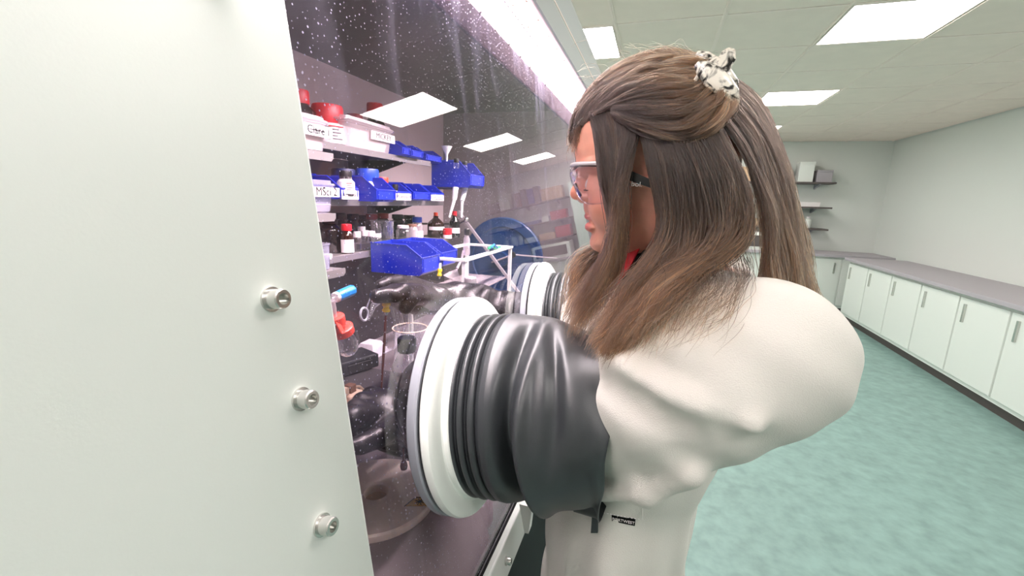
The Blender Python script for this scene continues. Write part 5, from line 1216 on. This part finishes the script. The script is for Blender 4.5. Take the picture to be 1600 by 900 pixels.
# ------------------------------------------------------------------ the far side of the room (seen in the glass and past the head)
WY = YW1
sx0, sx1 = 0.95, 2.55
items = []
def mirror_shelf(z, lb):
    t = thing('wall_shelf', lb, 'shelf', ((sx0+sx1)/2, WY-.15, z-.02), 'wall shelves at the far end of the room')
    MB().box((sx0, WY-.32, z-.025), (sx1, WY-.001, z), 0, .003).build('board', 'far_dark', t)
    for x in (sx0+.2, (sx0+sx1)/2, sx1-.2): MB().prism([(x, WY-.001, z-.025), (x, WY-.26, z-.025), (x, WY-.001, z-.1)], (.02, 0, 0)).build('bracket', 'grey_flange', t)
for z, lb in ((.42, 'top far wall shelf with dark folders and cartons'), (.05, 'middle far wall shelf with red tray and papers'), (-.28, 'lowest far wall shelf with white bottles and cartons')): mirror_shelf(z, lb)
def carton(name, label, cat, x, z, w, d, h, m, group):
    t = thing(name, label, cat, (x+w/2, WY-.06-d/2, z), group)
    MB().box((x, WY-.06-d, z), (x+w, WY-.06, z+h*.86), 0, .004).build('body', m, t); MB().box((x-.003, WY-.063-d, z+h*.86), (x+w+.003, WY-.057, z+h), 0, .003).build('lid', m, t)
gk = 'cartons and folders on the far wall shelves'
for i, (x, w, h, m, lb) in enumerate(((1.02, .40, .22, 'cardboard', 'wide brown carton at the end of the top far shelf'), (1.45, .10, .30, 'far_dark', 'dark upright folder beside the brown carton'), (1.56, .12, .28, 'bin_blue_dark', 'navy upright folder on the top far shelf'), (1.70, .10, .30, 'far_dark', 'second dark upright folder on the top far shelf'), (1.82, .10, .26, 'wood_brown', 'brown upright folder on the top far shelf'), (2.05, .20, .30, 'white_plastic', 'tall white carton on the top far shelf'), (2.30, .2, .18, 'grey_plastic', 'grey carton at the left of the top far shelf'))):
    carton('storage_carton', lb, 'carton', x, .42, w, .2, h, m, gk)
for i, (x, w, h, m, lb) in enumerate(((1.02, .30, .16, 'carton_red', 'red tray on the middle far shelf'), (1.36, .12, .10, 'white_plastic', 'small white carton on the middle far shelf'), (1.55, .35, .06, 'blue_paint', 'flat blue folder on the middle far shelf'), (2.0, .4, .07, 'paper', 'flat stack of papers on the middle far shelf'))):
    carton('storage_carton', lb, 'carton', x, .05, w, .2, h, m, gk)
for i, (x, w, h, m, lb) in enumerate(((1.0, .28, .20, 'carton_red', 'red carton on the lowest far shelf'), (1.30, .30, .12, 'cardboard', 'low brown carton on the lowest far shelf'), (1.66, .24, .10, 'white_plastic', 'low white carton on the lowest far shelf'))):
    carton('storage_carton', lb, 'carton', x, -.28, w, .2, h, m, gk)
for i, (x, r, h) in enumerate(((2.0, .05, .2), (2.14, .06, .24), (2.30, .05, .18))):
    t = thing('white_bottle', ['first white bottle on the lowest far shelf', 'tallest white bottle on the lowest far shelf', 'last white bottle on the lowest far shelf'][i], 'bottle', (x, WY-.16, -.28), 'white bottles on the far shelf')
    MB().lathe([(r*.95, 0), (r, .01), (r, h*.7), (r*.4, h*.85), (r*.4, h*.9)], (x, WY-.16, -.28), (0,0,1), 20).build('body', 'white_plastic', t, True)
    MB().lathe([(r*.5, h*.88), (r*.5, h)], (x, WY-.16, -.28), (0,0,1), 16).build('cap', 'cap_white', t, True)
# bench under the shelves with a white framed equipment box
bn = thing('lab_bench', 'white lab bench with cupboards along the far wall', 'bench', (1.9, WY-.35, FLOOR))
MB().box((.9, WY-.70, FLOOR+.86), (XW1-.002, WY-.002, FLOOR+.90), 0, .004).build('worktop', 'grey_plastic', bn)
MB().box((.93, WY-.64, FLOOR+.1), (XW1-.003, WY-.003, FLOOR+.86)).build('carcass', 'white_plastic', bn)
MB().box((.95, WY-.60, FLOOR), (XW1-.01, WY-.01, FLOOR+.1)).build('plinth', 'far_dark', bn)
for k in range(4):
    dr = MB().box((.95+k*.58, WY-.66, FLOOR+.14), (1.51+k*.58, WY-.64, FLOOR+.83), 0, .003).build('door', 'white_plastic', bn)
    MB().box((1.42+k*.58, WY-.675, FLOOR+.62), (1.44+k*.58, WY-.66, FLOOR+.78)).build('handle', 'chrome', dr)
eq = thing('equipment_box', 'white framed instrument with a dark front on the far bench', 'instrument', (1.35, WY-.4, FLOOR+.9))
MB().box((1.0, WY-.6, FLOOR+.90), (1.7, WY-.2, FLOOR+1.16), 0, .01).build('case', 'white_plastic', eq)
MB().box((1.06, WY-.612, FLOOR+.95), (1.64, WY-.60, FLOOR+1.12), 0, .003).build('screen', 'far_dark', eq)
# tall pale cupboard with a blue panel, beside the shelves and past the glovebox end
def cupboard(x0, x1, y0, y1, h, label, blue):
    t = thing('tall_cupboard', label, 'cupboard', ((x0+x1)/2, (y0+y1)/2, FLOOR), 'tall pale cupboards')
    MB().box((x0, y0+.02, FLOOR), (x1, y1, FLOOR+h), 0, .005).build('carcass', 'wall_green', t)
    n = 2; w = (x1-x0)/n
    for k in range(n):
        d = MB().box((x0+k*w+.005, y0, FLOOR+.08), (x0+(k+1)*w-.005, y0+.02, FLOOR+h-.03), 0, .003).build('door', 'wall_green', t)
        if blue: MB().box((x0+k*w+.06, y0-.004, FLOOR+.9), (x0+(k+1)*w-.06, y0, FLOOR+h-.14)).build('panel', 'blue_paint', d)
        MB().box((x0+(k+1)*w-.06 if k == 0 else x0+k*w+.04, y0-.025, FLOOR+1.0), (x0+(k+1)*w-.04 if k == 0 else x0+k*w+.06, y0, FLOOR+1.2)).build('handle', 'chrome', d)
cupboard(.15, .85, WY-.55, WY-.002, 2.15, 'tall pale green cupboard between the far shelves and the doorway', False)
cupboard(-1.55, -.75, 5.2, 5.75, 2.1, 'tall pale cupboard with blue door panels past the glovebox end', True)
# bench along the right wall and a door beyond it
b2 = thing('wall_bench', 'long white bench along the right hand wall', 'bench', (XW1-.35, 5.0, FLOOR))
MB().box((XW1-.72, 1.2, FLOOR+.86), (XW1-.002, 7.2, FLOOR+.90), 0, .004).build('worktop', 'grey_plastic', b2)
MB().box((XW1-.66, 1.23, FLOOR+.1), (XW1-.003, 7.17, FLOOR+.86)).build('carcass', 'white_plastic', b2)
MB().box((XW1-.60, 1.25, FLOOR), (XW1-.01, 7.15, FLOOR+.1)).build('plinth', 'far_dark', b2)
for k in range(10):
    dr = MB().box((XW1-.68, 1.25+k*.59, FLOOR+.14), (XW1-.66, 1.82+k*.59, FLOOR+.83), 0, .003).build('door', 'white_plastic', b2)
    MB().box((XW1-.695, 1.72+k*.59, FLOOR+.62), (XW1-.68, 1.74+k*.59, FLOOR+.78)).build('handle', 'chrome', dr)
# ------------------------------------------------------------------ lift everything so that the floor is z = 0
for o in list(S.objects):
    if o.parent is None: o.location.z += EYE
